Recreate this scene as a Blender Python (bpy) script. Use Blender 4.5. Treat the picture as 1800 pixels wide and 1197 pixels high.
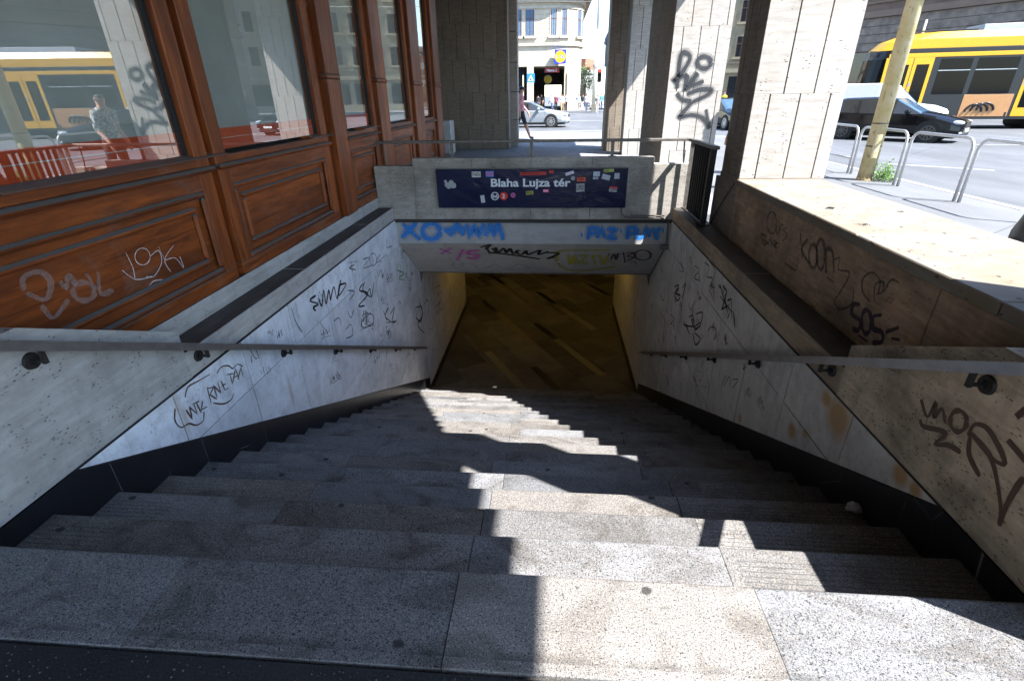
import bpy, bmesh, math, random
from mathutils import Vector, Matrix
random.seed(7)
S = bpy.context.scene
for o in list(bpy.data.objects): bpy.data.objects.remove(o)
COL = S.collection

# ------------------------------------------------------------------ camera, sky, sun
YAW, PIT, ROL, FPX = math.radians(4.7348), math.radians(26.1379), math.radians(0.93623), 876.31
EYE = Vector((0, 0, 1.6))
f_ = Vector((-math.sin(YAW)*math.cos(PIT), math.cos(YAW)*math.cos(PIT), -math.sin(PIT)))
r_ = Vector((math.cos(YAW), math.sin(YAW), 0)); d_ = f_.cross(r_)
R2 = math.cos(ROL)*r_ + math.sin(ROL)*d_; D2 = -math.sin(ROL)*r_ + math.cos(ROL)*d_
cam = bpy.data.cameras.new('camera'); cam.sensor_width = 36; cam.lens = FPX/1800*36
cam.clip_start = .05; cam.clip_end = 2000
co = bpy.data.objects.new('camera', cam); COL.objects.link(co)
co.matrix_world = Matrix(((R2.x, -D2.x, -f_.x, 0), (R2.y, -D2.y, -f_.y, 0), (R2.z, -D2.z, -f_.z, 1.6), (0, 0, 0, 1)))
S.camera = co
SUN = Vector((-.72, .385, -1)).normalized()
W = bpy.data.worlds.new('World'); S.world = W; W.use_nodes = True
wn = W.node_tree.nodes; bg = wn['Background']
sky = wn.new('ShaderNodeTexSky'); sky.sky_type = 'NISHITA'; sky.sun_disc = False
sky.sun_elevation = math.radians(50.8); sky.sun_rotation = math.radians(118); sky.air_density = 1.0; sky.dust_density = .4; sky.ozone_density = 3.0
W.node_tree.links.new(sky.outputs[0], bg.inputs[0]); bg.inputs[1].default_value = .15
sl = bpy.data.lights.new('sun', 'SUN'); sl.energy = 5.0; sl.angle = math.radians(.53); sl.color = (1, .985, .965)
so = bpy.data.objects.new('sun', sl); COL.objects.link(so); so.rotation_euler = SUN.to_track_quat('-Z', 'Y').to_euler(); so.location = (20, -10, 30)
S.view_settings.view_transform = 'Standard'; S.view_settings.look = 'None'; S.view_settings.gamma = 1
S.view_settings.use_curve_mapping = False; S.view_settings.exposure = 1.95
S.render.engine = 'CYCLES'
S.cycles.max_bounces = 8; S.cycles.diffuse_bounces = 5; S.cycles.glossy_bounces = 4; S.cycles.transmission_bounces = 4; S.cycles.transparent_max_bounces = 10
S.cycles.caustics_reflective = False; S.cycles.caustics_refractive = False

def ray(x, y):
    return R2*((x-900)/FPX) + D2*((y-598.5)/FPX) + f_
def hit(x, y, n, d):                      # pixel of the photograph -> point on the plane n.p = d
    n = Vector(n); v = ray(x, y); return EYE + v*((d - n.dot(EYE))/n.dot(v))

# ------------------------------------------------------------------ mesh helpers
class MB:
    def __init__(s): s.v = []; s.f = []
    def add(s, vs, fs):
        b = len(s.v); s.v += [Vector(p) for p in vs]; s.f += [tuple(i+b for i in q) for q in fs]; return s
    def box(s, x0, x1, y0, y1, z0, z1):
        return s.add([(x0,y0,z0),(x1,y0,z0),(x1,y1,z0),(x0,y1,z0),(x0,y0,z1),(x1,y0,z1),(x1,y1,z1),(x0,y1,z1)],
                     [(3,2,1,0),(4,5,6,7),(0,1,5,4),(1,2,6,5),(2,3,7,6),(3,0,4,7)])
    def bbox(s, x0, x1, y0, y1, z0, z1, b=.006):   # box with chamfered edges
        lo = (x0,y0,z0); hi = (x1,y1,z1); vs = []; ix = {}
        b = min(b, .45*min(x1-x0, y1-y0, z1-z0))
        for c in range(8):
            p = [hi[a] if c >> a & 1 else lo[a] for a in range(3)]
            for a in range(3):
                q = list(p)
                for o in range(3):
                    if o != a: q[o] += -b if c >> o & 1 else b
                ix[c, a] = len(vs); vs.append(q)
        fs = []
        for a in range(3):
            u, w = (a+1) % 3, (a+2) % 3
            for sgn in (0, 1):
                cs = [(sgn << a), (sgn << a)|(1 << u), (sgn << a)|(1 << u)|(1 << w), (sgn << a)|(1 << w)]
                q = [ix[c, a] for c in cs]; fs.append(tuple(q if sgn else q[::-1]))
            for i in (0, 1):
                for j in (0, 1):
                    c0 = (i << u)|(j << w); c1 = c0|(1 << a)
                    q = [ix[c0, u], ix[c1, u], ix[c1, w], ix[c0, w]]
                    fs.append(tuple(q if i != j else q[::-1]))
        for c in range(8):
            q = (ix[c,0], ix[c,1], ix[c,2]); par = bin(c).count('1') % 2
            fs.append(q if par else q[::-1])
        return s.add(vs, fs)
    def prism(s, poly, n, t):             # planar polygon (3D points) pushed by t along -n (its face stays where it is)
        n = Vector(n); k = len(poly); P = [Vector(p) for p in poly]
        nn = Vector((0, 0, 0))
        for i in range(k): nn += P[i].cross(P[(i+1) % k])
        if nn.dot(n) < 0: P = P[::-1]
        fs = [tuple(range(k)), tuple(range(2*k-1, k-1, -1))]
        for i in range(k): j = (i+1) % k; fs.append((i, k+i, k+j, j))
        return s.add(P + [p - n*t for p in P], fs)
    def cyl(s, a, b, r0, r1=None, n=16, cap=True):
        a = Vector(a); b = Vector(b); r1 = r0 if r1 is None else r1
        ax = (b-a).normalized(); u = ax.orthogonal().normalized(); w = ax.cross(u); vs = []
        for p, r in ((a, r0), (b, r1)):
            for i in range(n):
                t = 2*math.pi*i/n; vs.append(p + (u*math.cos(t) + w*math.sin(t))*r)
        fs = [(i, (i+1) % n, n+(i+1) % n, n+i) for i in range(n)]
        if cap: fs += [tuple(range(n-1, -1, -1)), tuple(range(n, 2*n))]
        return s.add(vs, fs)
    def tube(s, path, r, n=8):
        P = [Vector(p) for p in path]; vs = []; u = None
        for i, p in enumerate(P):
            t = (P[min(i+1, len(P)-1)] - P[max(i-1, 0)]).normalized()
            if u is None: u = t.orthogonal().normalized()
            u = (u - t*u.dot(t)).normalized(); w = t.cross(u)
            rr = r[i] if isinstance(r, (list, tuple)) else r
            vs += [p + (u*math.cos(2*math.pi*k/n) + w*math.sin(2*math.pi*k/n))*rr for k in range(n)]
        fs = [(i*n+k, i*n+(k+1) % n, (i+1)*n+(k+1) % n, (i+1)*n+k) for i in range(len(P)-1) for k in range(n)]
        fs += [tuple(range(n-1, -1, -1)), tuple(range((len(P)-1)*n, len(P)*n))]
        return s.add(vs, fs)
    def sphere(s, c, rx, ry=None, rz=None, n=10, m=7):
        ry = ry or rx; rz = rz or rx; c = Vector(c); vs = [c + Vector((0, 0, -rz))]
        for j in range(1, m):
            ph = math.pi*j/m - math.pi/2
            vs += [c + Vector((rx*math.cos(ph)*math.cos(2*math.pi*i/n), ry*math.cos(ph)*math.sin(2*math.pi*i/n), rz*math.sin(ph))) for i in range(n)]
        vs.append(c + Vector((0, 0, rz))); L = len(vs)-1; fs = []
        for i in range(n):
            fs.append((0, 1+(i+1) % n, 1+i)); fs.append((L, L-n+i, L-n+(i+1) % n))
            for j in range(m-2): a = 1+j*n; fs.append((a+i, a+(i+1) % n, a+n+(i+1) % n, a+n+i))
        return s.add(vs, fs)
    def build(s, name, mat, parent=None, world=True, smooth=False):
        off = parent.location if (parent is not None and world) else Vector((0, 0, 0))
        if parent is not None and world and parent.parent is not None: off = off + parent.parent.location
        if parent is not None and world and parent.type == 'MESH' and parent.parent is not None:
            off = parent.parent.location
        me = bpy.data.meshes.new(name); me.from_pydata([v - off for v in s.v], [], s.f)
        if smooth:
            me.polygons.foreach_set('use_smooth', [True]*len(me.polygons))
        me.materials.append(mat); me.validate()
        o = bpy.data.objects.new(name, me); COL.objects.link(o)
        if parent is not None: o.parent = parent
        return o
def thing(name, label, cat, loc=(0,0,0), rz=0, group=None):
    o = bpy.data.objects.new(name, None); COL.objects.link(o); o.empty_display_size = .2
    o.location = loc; o.rotation_euler = (0, 0, rz); o['label'] = label; o['category'] = cat
    if group: o['group'] = group
    return o
def tag(o, label, cat, group=None):
    o['label'] = label; o['category'] = cat
    if group: o['group'] = group
    return o
def struct(name, mb, mat):
    o = mb.build(name, mat); o['kind'] = 'structure'; return o
def copy_tree(o, parent=None, **kw):
    c = o.copy(); COL.objects.link(c); c.parent = parent
    for k, v in kw.items(): c[k] = v
    for ch in [x for x in bpy.data.objects if x.parent == o]: copy_tree(ch, c)
    return c
def clip(poly, a, b, c):                  # keep a*u + b*v <= c of a 2D polygon
    out = []
    for i in range(len(poly)):
        p, q = poly[i], poly[(i+1) % len(poly)]
        fp = a*p[0]+b*p[1]-c; fq = a*q[0]+b*q[1]-c
        if fp <= 0: out.append(p)
        if (fp < 0 < fq) or (fq < 0 < fp):
            t = fp/(fp-fq); out.append((p[0]+t*(q[0]-p[0]), p[1]+t*(q[1]-p[1])))
    return out
def area(p): return abs(sum(p[i][0]*p[(i+1) % len(p)][1]-p[(i+1) % len(p)][0]*p[i][1] for i in range(len(p))))/2

# ------------------------------------------------------------------ materials
class M:
    def __init__(s, name):
        s.m = bpy.data.materials.new(name); s.m.use_nodes = True; s.t = s.m.node_tree; s.n = s.t.nodes
        s.b = s.n['Principled BSDF']; s.g = s.n.new('ShaderNodeNewGeometry'); s.P = s.g.outputs['Position']; s.N = s.g.outputs['Normal']
        s.oi = s.n.new('ShaderNodeObjectInfo').outputs['Random']
    def L(s, a, b): s.t.links.new(a, b)
    def put(s, v, sock):
        if isinstance(v, bpy.types.NodeSocket): s.L(v, sock)
        elif isinstance(v, (tuple, list)) and len(v) == 3 and sock.type == 'RGBA': sock.default_value = (*v, 1)
        else: sock.default_value = v
    def mp(s, scale=(1,1,1), loc=(0,0,0), rot=(0,0,0), P=None):
        n = s.n.new('ShaderNodeMapping'); s.L(P or s.P, n.inputs[0]); n.inputs['Scale'].default_value = scale; n.inputs['Location'].default_value = loc; n.inputs['Rotation'].default_value = rot
        return n.outputs[0]
    def noise(s, P=None, scale=5, det=4, rough=.55, dist=0, col=False):
        n = s.n.new('ShaderNodeTexNoise'); s.L(P or s.P, n.inputs['Vector']); n.inputs['Scale'].default_value = scale; n.inputs['Detail'].default_value = det
        n.inputs['Roughness'].default_value = rough; n.inputs['Distortion'].default_value = dist; return n.outputs['Color' if col else 'Fac']
    def vor(s, P=None, scale=5, feat='F1', rnd=1, dim='3D'):
        n = s.n.new('ShaderNodeTexVoronoi'); n.voronoi_dimensions = dim; s.L(P or s.P, n.inputs['Vector']); n.inputs['Scale'].default_value = scale; n.feature = feat; n.inputs['Randomness'].default_value = rnd; return n.outputs['Distance']
    def ramp(s, f, a, b, ca=(0,0,0), cb=(1,1,1)):
        n = s.n.new('ShaderNodeValToRGB'); s.L(f, n.inputs[0]); e = n.color_ramp.elements
        e[0].position = a; e[1].position = b; e[0].color = (*ca, 1); e[1].color = (*cb, 1); return n.outputs[0]
    def mix(s, f, a, b, mode='MIX'):
        n = s.n.new('ShaderNodeMix'); n.data_type = 'RGBA'; n.blend_type = mode; s.put(f, n.inputs[0]); s.put(a, n.inputs[6]); s.put(b, n.inputs[7]); return n.outputs[2]
    def math(s, op, a, b=0.0, c=None):
        n = s.n.new('ShaderNodeMath'); n.operation = op; s.put(a, n.inputs[0]); s.put(b, n.inputs[1])
        if c is not None: s.put(c, n.inputs[2])
        return n.outputs[0]
    def sep(s, v):
        n = s.n.new('ShaderNodeSeparateXYZ'); s.L(v, n.inputs[0]); return n.outputs
    def bump(s, h, st=.3, d=.01):
        n = s.n.new('ShaderNodeBump'); n.inputs['Strength'].default_value = st; n.inputs['Distance'].default_value = d; s.L(h, n.inputs['Height']); s.L(n.outputs[0], s.b.inputs['Normal'])
    def vary(s, c, amt=.2):               # each piece a little lighter or darker
        v = s.math('MULTIPLY_ADD', s.oi, amt, 1-amt/2); n = s.n.new('ShaderNodeMix'); n.data_type = 'RGBA'; n.blend_type = 'MULTIPLY'; n.inputs[0].default_value = 1
        s.put(c, n.inputs[6]); s.L(v, n.inputs[7]); return n.outputs[2]
    def spot(s, p, r, dist=.5, nscale=8):    # blotch with a ragged rim round a point
        n = s.n.new('ShaderNodeVectorMath'); n.operation = 'DISTANCE'; s.L(s.P, n.inputs[0]); n.inputs[1].default_value = p
        d = s.math('MULTIPLY_ADD', s.math('SUBTRACT', s.noise(scale=nscale, det=4), .5), r*dist*2, n.outputs['Value'])
        return s.ramp(d, r*.45, r*1.05, (1,1,1), (0,0,0))
    def out(s, col, rough=.6, metal=0, spec=None):
        s.put(col, s.b.inputs['Base Color']); s.put(rough, s.b.inputs['Roughness']); s.b.inputs['Metallic'].default_value = metal
        if spec is not None: s.b.inputs['Specular IOR Level'].default_value = spec
        return s.m
def plain(name, col, rough=.5, metal=0, spec=None, var=.12, vs=6, bump=0, bs=60):
    k = M(name); n = k.noise(scale=vs, det=5)
    c = k.mix(k.ramp(n, .3, .7), tuple(x*(1-var) for x in col), tuple(min(1, x*(1+var)) for x in col))
    if bump: k.bump(k.noise(scale=bs, det=3), bump, .004)
    return k.out(c, k.math('MULTIPLY_ADD', n, .12, rough-.06), metal, spec)
def granite(name, groove=False):
    k = M(name)
    g = k.noise(scale=290, det=2, rough=.7); g2 = k.noise(scale=110, det=2)
    c = k.mix(k.ramp(g, .37, .63), (.060, .061, .065), (.275, .272, .27))
    c = k.mix(k.ramp(g2, .56, .68), c, (.31, .28, .25)); c = k.mix(k.ramp(k.noise(scale=150, det=1), .62, .66), c, (.028, .028, .03))
    c = k.vary(c, .42)
    wn_ = k.n.new('ShaderNodeTexWhiteNoise'); wn_.noise_dimensions = '1D'; k.L(k.oi, wn_.inputs['W'])
    c = k.mix(1, c, k.mix(wn_.outputs['Value'], (.95, .98, 1.03), (1.05, .98, .90)), 'MULTIPLY')
    st = k.noise(k.mp((1, 1.8, 1)), 2.4, 6, .62, 1.0); c = k.mix(k.math('MULTIPLY', k.ramp(st, .48, .68), .75), c, k.mix(1, c, (.40, .36, .32), 'MULTIPLY'))
    wear = k.noise(k.mp((.8, 2.2, 1), (3, 1, 0)), 1.7, 4, .55, .6); c = k.mix(k.math('MULTIPLY', k.ramp(wear, .55, .72), .4), c, k.mix(1, c, (1.5, 1.5, 1.5), 'MULTIPLY'))
    smear = k.noise(k.mp((2, 9, 1)), 3.0, 5, .6, .4); c = k.mix(k.math('MULTIPLY', k.ramp(smear, .62, .74), .45), c, (.045, .040, .034))
    gum = k.vor(k.mp((1, 1.25, 1)), 1.5, dim='2D'); gn = k.math('MULTIPLY_ADD', k.noise(scale=26), .05, gum)
    c = k.mix(k.ramp(gn, .046, .060, (.85,.85,.85), (0,0,0)), c, (.02, .02, .02))
    gum2 = k.math('MULTIPLY_ADD', k.noise(scale=40), .06, k.vor(k.mp((1.3, 1, 1), (7,3,0)), 5.5, dim='2D')); c = k.mix(k.math('MULTIPLY', k.ramp(gum2, .058, .075, (.7,.7,.7), (0,0,0)), k.ramp(k.noise(scale=1.3), .5, .56)), c, (.025, .024, .023))
    h = k.math('MULTIPLY', g, .25)
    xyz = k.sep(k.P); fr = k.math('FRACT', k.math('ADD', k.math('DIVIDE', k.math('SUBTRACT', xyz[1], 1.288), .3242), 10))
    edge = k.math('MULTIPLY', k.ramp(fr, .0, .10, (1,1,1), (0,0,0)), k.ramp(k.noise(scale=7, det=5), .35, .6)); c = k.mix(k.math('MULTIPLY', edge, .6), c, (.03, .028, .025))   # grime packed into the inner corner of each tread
    if groove:
        w = k.math('PINGPONG', k.math('MULTIPLY', fr, .3242), .0125); line = k.ramp(w, .0015, .0035, (1,1,1), (0,0,0))
        zone = k.math('MULTIPLY', k.math('GREATER_THAN', fr, .18), k.math('LESS_THAN', fr, .80))
        side = k.math('ADD', k.math('LESS_THAN', xyz[0], -1.98), k.math('GREATER_THAN', xyz[0], .80))
        m = k.math('MULTIPLY', k.math('MULTIPLY', line, zone), side)
        c = k.mix(k.math('MULTIPLY', m, .55), c, (.02, .02, .02)); h = k.math('SUBTRACT', h, m)
    k.bump(h, .35, .003)
    return k.out(c, k.math('MULTIPLY_ADD', st, .25, .5), spec=.3)
def travertine(name, a=(.62,.575,.51), b=(.47,.425,.37), pits=.35, dirt=.25, dcol=(.11,.095,.08), vary=.14, top=None, pit_scale=34, dscale=1.6, cover=(.5,.68)):
    k = M(name)
    vein = k.noise(k.mp((1.3, 1.3, 9)), 3.2, 7, .62, .35)
    c = k.mix(k.ramp(vein, .32, .68), b, a); c = k.vary(c, vary)
    d = k.noise(scale=dscale, det=7, rough=.65); dm = k.math('MULTIPLY', k.ramp(d, *cover), dirt); c = k.mix(dm, c, dcol)
    streak = k.noise(k.mp((9, 9, .7)), 1.0, 5, .6); c = k.mix(k.math('MULTIPLY', k.ramp(streak, .55, .75), dirt*.6), c, dcol)
    wob = k.n.new('ShaderNodeVectorMath'); wob.operation = 'MULTIPLY_ADD'; k.L(k.noise(scale=26, det=3, col=True), wob.inputs[0]); wob.inputs[1].default_value = (.03,.03,.03); k.L(k.mp((.7, .7, 1.9)), wob.inputs[2]); pv = k.vor(wob.outputs[0], pit_scale); pn = k.noise(scale=9, det=4)
    pm = k.math('MULTIPLY', k.ramp(k.math('MULTIPLY_ADD', k.noise(scale=90), .5, pv), .44, .52, (1,1,1), (0,0,0)), k.ramp(pn, .60-.12*pits, .68-.12*pits))
    c = k.mix(k.math('MULTIPLY', pm, .85), c, (.05, .045, .04))
    if top:                                # soot and trodden dirt that lies on the upward faces
        up = k.math('GREATER_THAN', k.sep(k.N)[2], .8); tn = k.noise(k.mp((3, 1, 1)), 3, 6, .6)
        c = k.mix(k.math('MULTIPLY', up, k.ramp(tn, .2, .5, (.75,.75,.75), (1,1,1))), c, top)
    k.bump(k.math('SUBTRACT', k.math('MULTIPLY', k.noise(scale=70, det=3), .35), pm), .5, .004)
    return k.out(c, .62, spec=.3)
def marble(name, spots=(), tint=(1,1,1), rust=.6):
    k = M(name)
    cl = k.noise(scale=2.2, det=7, rough=.62, dist=.6); c = k.mix(k.ramp(cl, .3, .7), (.66, .66, .66), (.84, .84, .83)); c = k.vary(c, .14)
    patch = k.noise(scale=1.1, det=3, dist=1.2); c = k.mix(k.math('MULTIPLY', k.ramp(patch, .53, .56), .18), c, (.36, .36, .36))
    st = k.noise(k.mp((11, 11, .55)), 1.2, 6, .62); c = k.mix(k.math('MULTIPLY', k.ramp(st, .5, .74), .28), c, (.26, .235, .205))
    mot = k.noise(scale=6, det=9, rough=.72); c = k.mix(k.math('MULTIPLY', k.ramp(mot, .47, .66), .38), c, (.30, .285, .265))
    sp = k.noise(scale=55, det=3); c = k.mix(k.math('MULTIPLY', k.ramp(sp, .60, .72), .5), c, (.22, .21, .20))
    ru = k.noise(k.mp((5, 5, 1.0)), .9, 4, .5); c = k.mix(k.math('MULTIPLY', k.ramp(ru, .66, .76), rust), c, (.42, .24, .09)); c = k.mix(1, c, tint, 'MULTIPLY')
    for p, r in spots: c = k.mix(k.math('MULTIPLY', k.spot(p, r, .35, 6), .85), c, (.50, .25, .045))
    k.bump(k.noise(scale=40, det=4), .12, .003)
    return k.out(c, k.math('MULTIPLY_ADD', cl, .3, .25), spec=.45)
def wood(name, vert=False):
    k = M(name); sc = (9, 9, .8) if vert else (9, .8, 9)
    g = k.noise(k.mp(sc), 3.0, 7, .6, .5); g2 = k.noise(k.mp(tuple(x*3 for x in sc)), 5, 4, .6)
    c = k.mix(k.ramp(g, .28, .72), (.10, .025, .008), (.39, .098, .020)); c = k.mix(k.math('MULTIPLY', k.ramp(g2, .5, .75), .4), c, (.06, .018, .007)); c = k.vary(c, .45)
    big = k.noise(k.mp(tuple(x*.25 for x in sc)), 2.0, 4, .5); c = k.mix(k.math('MULTIPLY', k.ramp(big, .40, .66), .7), c, (.075, .021, .008))
    w = k.noise(scale=2.6, det=7, rough=.68, dist=.5); c = k.mix(k.math('MULTIPLY', k.ramp(w, .56, .74), .34), c, (.24, .17, .13))
    up = k.ramp(k.sep(k.N)[2], .25, .6); c = k.mix(k.math('MULTIPLY', up, k.ramp(k.noise(scale=14, det=5), .2, .5, (.6,.6,.6), (1,1,1))), c, (.10, .095, .088))
    k.bump(k.math('ADD', g2, k.math('MULTIPLY', w, .4)), .25, .004)
    return k.out(c, k.math('MULTIPLY_ADD', w, .35, .25), spec=.3)
GR = granite('granite'); GRG = granite('granite_grooved', True)
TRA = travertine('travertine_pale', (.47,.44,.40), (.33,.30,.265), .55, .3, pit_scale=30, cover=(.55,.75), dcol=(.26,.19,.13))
TRD = travertine('travertine_coping', (.50,.47,.43), (.36,.33,.29), .3, .35, top=(.060,.052,.048), cover=(.45,.7))
TRW = travertine('travertine_warm_coping', (.52,.41,.29), (.34,.25,.17), .6, .5, top=(.085,.075,.068), cover=(.42,.68))
TRP = travertine('travertine_pitted', (.50,.475,.44), (.38,.355,.325), .95, .45, pit_scale=42, dscale=3.5, cover=(.45,.68), dcol=(.20,.18,.16))
TRPR = travertine('travertine_pitted_warm', (.76,.63,.47), (.52,.41,.29), 1.3, .6, pit_scale=44, dscale=3.2, cover=(.42,.66), dcol=(.14,.11,.085))
TRB = travertine('travertine_soot_brown', (.62,.43,.28), (.38,.25,.155), .5, .55, dcol=(.06,.048,.04), cover=(.42,.64), dscale=2.4)
TRC = travertine('travertine_cap', (.255,.23,.195), (.205,.17,.125), .9, .5, cover=(.48,.68), dcol=(.20,.125,.06), pit_scale=26)
TRS = travertine('travertine_portal', (.46,.425,.38), (.33,.30,.26), 1.4, .5, dcol=(.12,.10,.08), cover=(.44,.66), dscale=2.2)
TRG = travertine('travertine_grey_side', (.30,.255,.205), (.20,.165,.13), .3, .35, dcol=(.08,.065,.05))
CON = travertine('portal_concrete', (.46,.445,.42), (.38,.365,.34), .1, .35, dcol=(.17,.16,.15), cover=(.5,.72))
HX = lambda x, y: hit(x, y, (1,0,0), 1.74)
MAR = marble('marble'); MARR = marble('marble_stained', [(HX(1472,735), .16), (HX(1452,700), .07), (HX(1582,833), .075), (HX(1609,860), .05), (HX(1392,757), .07), (HX(1415,762), .04), (HX(1300,735), .05)], (1.0, .965, .90), .8)
def blackstone():
    k = M('black_granite'); s = k.ramp(k.noise(scale=160, det=1), .72, .78); c = k.mix(s, (.010, .010, .012), (.10, .10, .11)); c = k.mix(k.math('MULTIPLY', k.ramp(k.noise(scale=3, det=6), .5, .75), .5), c, (.035, .033, .032))
    cr = k.ramp(k.vor(k.mp((1,1,1)), 2.2, 'DISTANCE_TO_EDGE'), .0, .004, (1,1,1), (0,0,0)); c = k.mix(k.math('MULTIPLY', cr, k.ramp(k.noise(scale=2), .55, .6)), c, (.30, .30, .31))
    return k.out(c, .3, spec=.5)
BLK = blackstone()
WH = wood('varnished_wood'); WV = wood('varnished_wood_upright', True)
STEEL = plain('brushed_steel', (.46,.455,.45), .33, .9, vs=20); STEELD = plain('weathered_steel', (.17,.155,.14), .5, .5, vs=25, var=.3)
GALV = plain('galvanised_steel', (.50,.51,.52), .4, .75, vs=30); IRON = plain('black_iron', (.016,.015,.015), .45, .2, vs=40, var=.3, bump=.2)
BRK = plain('rusty_bracket', (.020,.016,.014), .55, .1, vs=40, var=.5, bump=.3)
def asphalt(name, c0, c1, sc=130):
    k = M(name); g = k.noise(scale=sc, det=2, rough=.7); c = k.mix(k.ramp(g, .35, .68), c0, c1); w = k.noise(k.mp((1,.35,1)), .5, 6, .65)
    c = k.mix(k.math('MULTIPLY', k.ramp(w, .4, .7), .45), c, tuple(x*1.6 for x in c1)); cr = k.ramp(k.vor(k.mp((1,1,1)), .22, 'DISTANCE_TO_EDGE'), 0, .004, (1,1,1), (0,0,0)); c = k.mix(k.math('MULTIPLY', cr, .6), c, tuple(x*.4 for x in c0))
    k.bump(g, .5, .004); return k.out(c, .85, spec=.25)
ASD = asphalt('landing_asphalt', (.012,.012,.013), (.036,.036,.038)); ASP = asphalt('pavement_asphalt', (.098,.10,.106), (.162,.166,.172)); ROAD = asphalt('road_asphalt', (.076,.080,.086), (.125,.131,.14))
KERB = plain('kerb_stone', (.32,.315,.30), .8, vs=4, bump=.2); PAINT = plain('road_paint', (.40,.40,.395), .8, vs=9, var=.3)
DARKCEIL = plain('dark_ceiling_stone', (.10,.09,.08), .9, vs=1.5, var=.25); PALEM = plain('pale_mortar', (.11,.11,.115), .8, vs=20, var=.5); JOINT = plain('dark_joint_mortar', (.05,.045,.04), .9); MORT = plain('concrete_core', (.22,.21,.20), .9, bump=.3)
CREAM = plain('cream_render', (.50,.43,.32), .85, vs=1.5); CREAMD = plain('cream_moulding', (.45,.40,.32), .8, vs=2); WHITE = plain('white_paint', (.72,.72,.70), .6)
BROWN = plain('brown_stone', (.15,.105,.08), .85, vs=.7, var=.25); BROWND = plain('brown_moulding', (.19,.135,.10), .85, vs=1); OLIVE = plain('ochre_render', (.27,.24,.165), .85, vs=.8, var=.2)
GREYB = plain('grey_render', (.30,.29,.265), .85, vs=.8, var=.2); SLATE = plain('slate_roof', (.055,.06,.075), .6, vs=3); TERR = plain('roof_tiles', (.30,.12,.07), .8)
YEL = plain('tram_yellow', (.66,.345,.008), .3, spec=.5, var=.04); TDK = plain('tram_charcoal', (.009,.0095,.011), .35, var=.1); TGL = plain('tram_glass', (.006,.007,.008), .06, spec=.12, var=.1)
ADV = plain('advert_orange', (.42,.21,.08), .45, var=.06); CARB = plain('car_black', (.004,.0045,.006), .10, spec=.4, var=.1); CARS = plain('car_silver', (.36,.39,.42), .22, .35, var=.03); CARW = plain('car_white', (.60,.60,.60), .3, var=.02); CARBL = plain('car_blue', (.05,.09,.2), .2, var=.03); CGL = plain('car_glass', (.03,.03,.028), .04, spec=.8)
CGLB = plain('windscreen_glass', (.05,.09,.14), .05, spec=.8)
TYRE = plain('tyre', (.012,.012,.012), .8); RIM = plain('alloy_rim', (.45,.45,.46), .3, .8); RIMD = plain('dark_alloy_rim', (.10,.10,.10), .35, .7); LAMP = plain('headlamp', (.65,.68,.72), .08, .4); CHROME = plain('chrome', (.7,.7,.72), .12, 1)
POLE = None
def pole_mat():
    k = M('flaking_cream_paint'); n = k.noise(k.mp((1,1,.6)), 24, 5, .6); c = k.mix(k.ramp(k.noise(scale=4, det=5), .35, .7), (.46,.37,.17), (.54,.47,.30)); c = k.mix(k.ramp(n, .60, .64), c, (.30,.22,.10))
    b = k.ramp(k.sep(k.P)[2], .0, .16, (1,1,1), (0,0,0)); c = k.mix(k.math('MULTIPLY', b, k.ramp(k.noise(scale=20), .4, .6)), c, (.16,.09,.04)); k.bump(k.ramp(n, .58, .66), .6, .006); return k.out(c, .7)
POLE = pole_mat()
SPRAY = {}
def spray(name, col, cover=1.0, rough=.5):
    if name in SPRAY: return SPRAY[name]
    k = M('paint_'+name); m = k.out(col, rough)
    if cover < 1:                          # thin, streaky coat: the wall shows between the strokes
        a = k.math('MULTIPLY', k.ramp(k.noise(scale=60, det=4), .25, .6, (.45,.45,.45), (1,1,1)), cover); k.L(a, k.b.inputs['Alpha'])
    SPRAY[name] = m; return m
def glass_mat():
    k = M('shop_glass'); g = k.n.new('ShaderNodeBsdfGlossy'); g.inputs['Roughness'].default_value = .003; g.inputs['Color'].default_value = (1,1,1,1)
    t = k.n.new('ShaderNodeBsdfTransparent'); t.inputs[0].default_value = (.94,.96,.95,1); fr = k.n.new('ShaderNodeFresnel'); fr.inputs[0].default_value = 3.0
    mx = k.n.new('ShaderNodeMixShader'); k.L(k.math('MULTIPLY', fr.outputs[0], k.math('SUBTRACT', 1.0, k.g.outputs['Backfacing'])), mx.inputs[0]); k.L(t.outputs[0], mx.inputs[1]); k.L(g.outputs[0], mx.inputs[2])
    bp = k.n.new('ShaderNodeBump'); bp.inputs['Strength'].default_value = .012; bp.inputs['Distance'].default_value = .02; k.L(k.noise(k.mp((1, .6, .6)), 1.6, 1), bp.inputs['Height']); k.L(bp.outputs[0], g.inputs['Normal'])
    k.L(mx.outputs[0], k.n['Material Output'].inputs[0]); return k.m
GLASS = glass_mat()
BLIND = plain('grey_green_blind', (.46,.485,.455), .8, vs=1.2, var=.12); REDF = plain('red_window_film', (.72,.085,.02), .5, var=.06); WLINE = plain('white_print', (.6,.58,.56), .5)
BUTT = plain('gasket_and_gap_black', (.010,.010,.011), .6)

# ------------------------------------------------------------------ numbers of the place (metres)
XL, XR = -2.36, 1.74; Y0, RUN, RISE, NST = 1.288, .3242, .1639, 23
ZF = -RISE*NST; YB = 7.38; SL = -RISE/RUN
LEDGE = .13; ZJ = -.045
G = -.12                                   # road level

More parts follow.
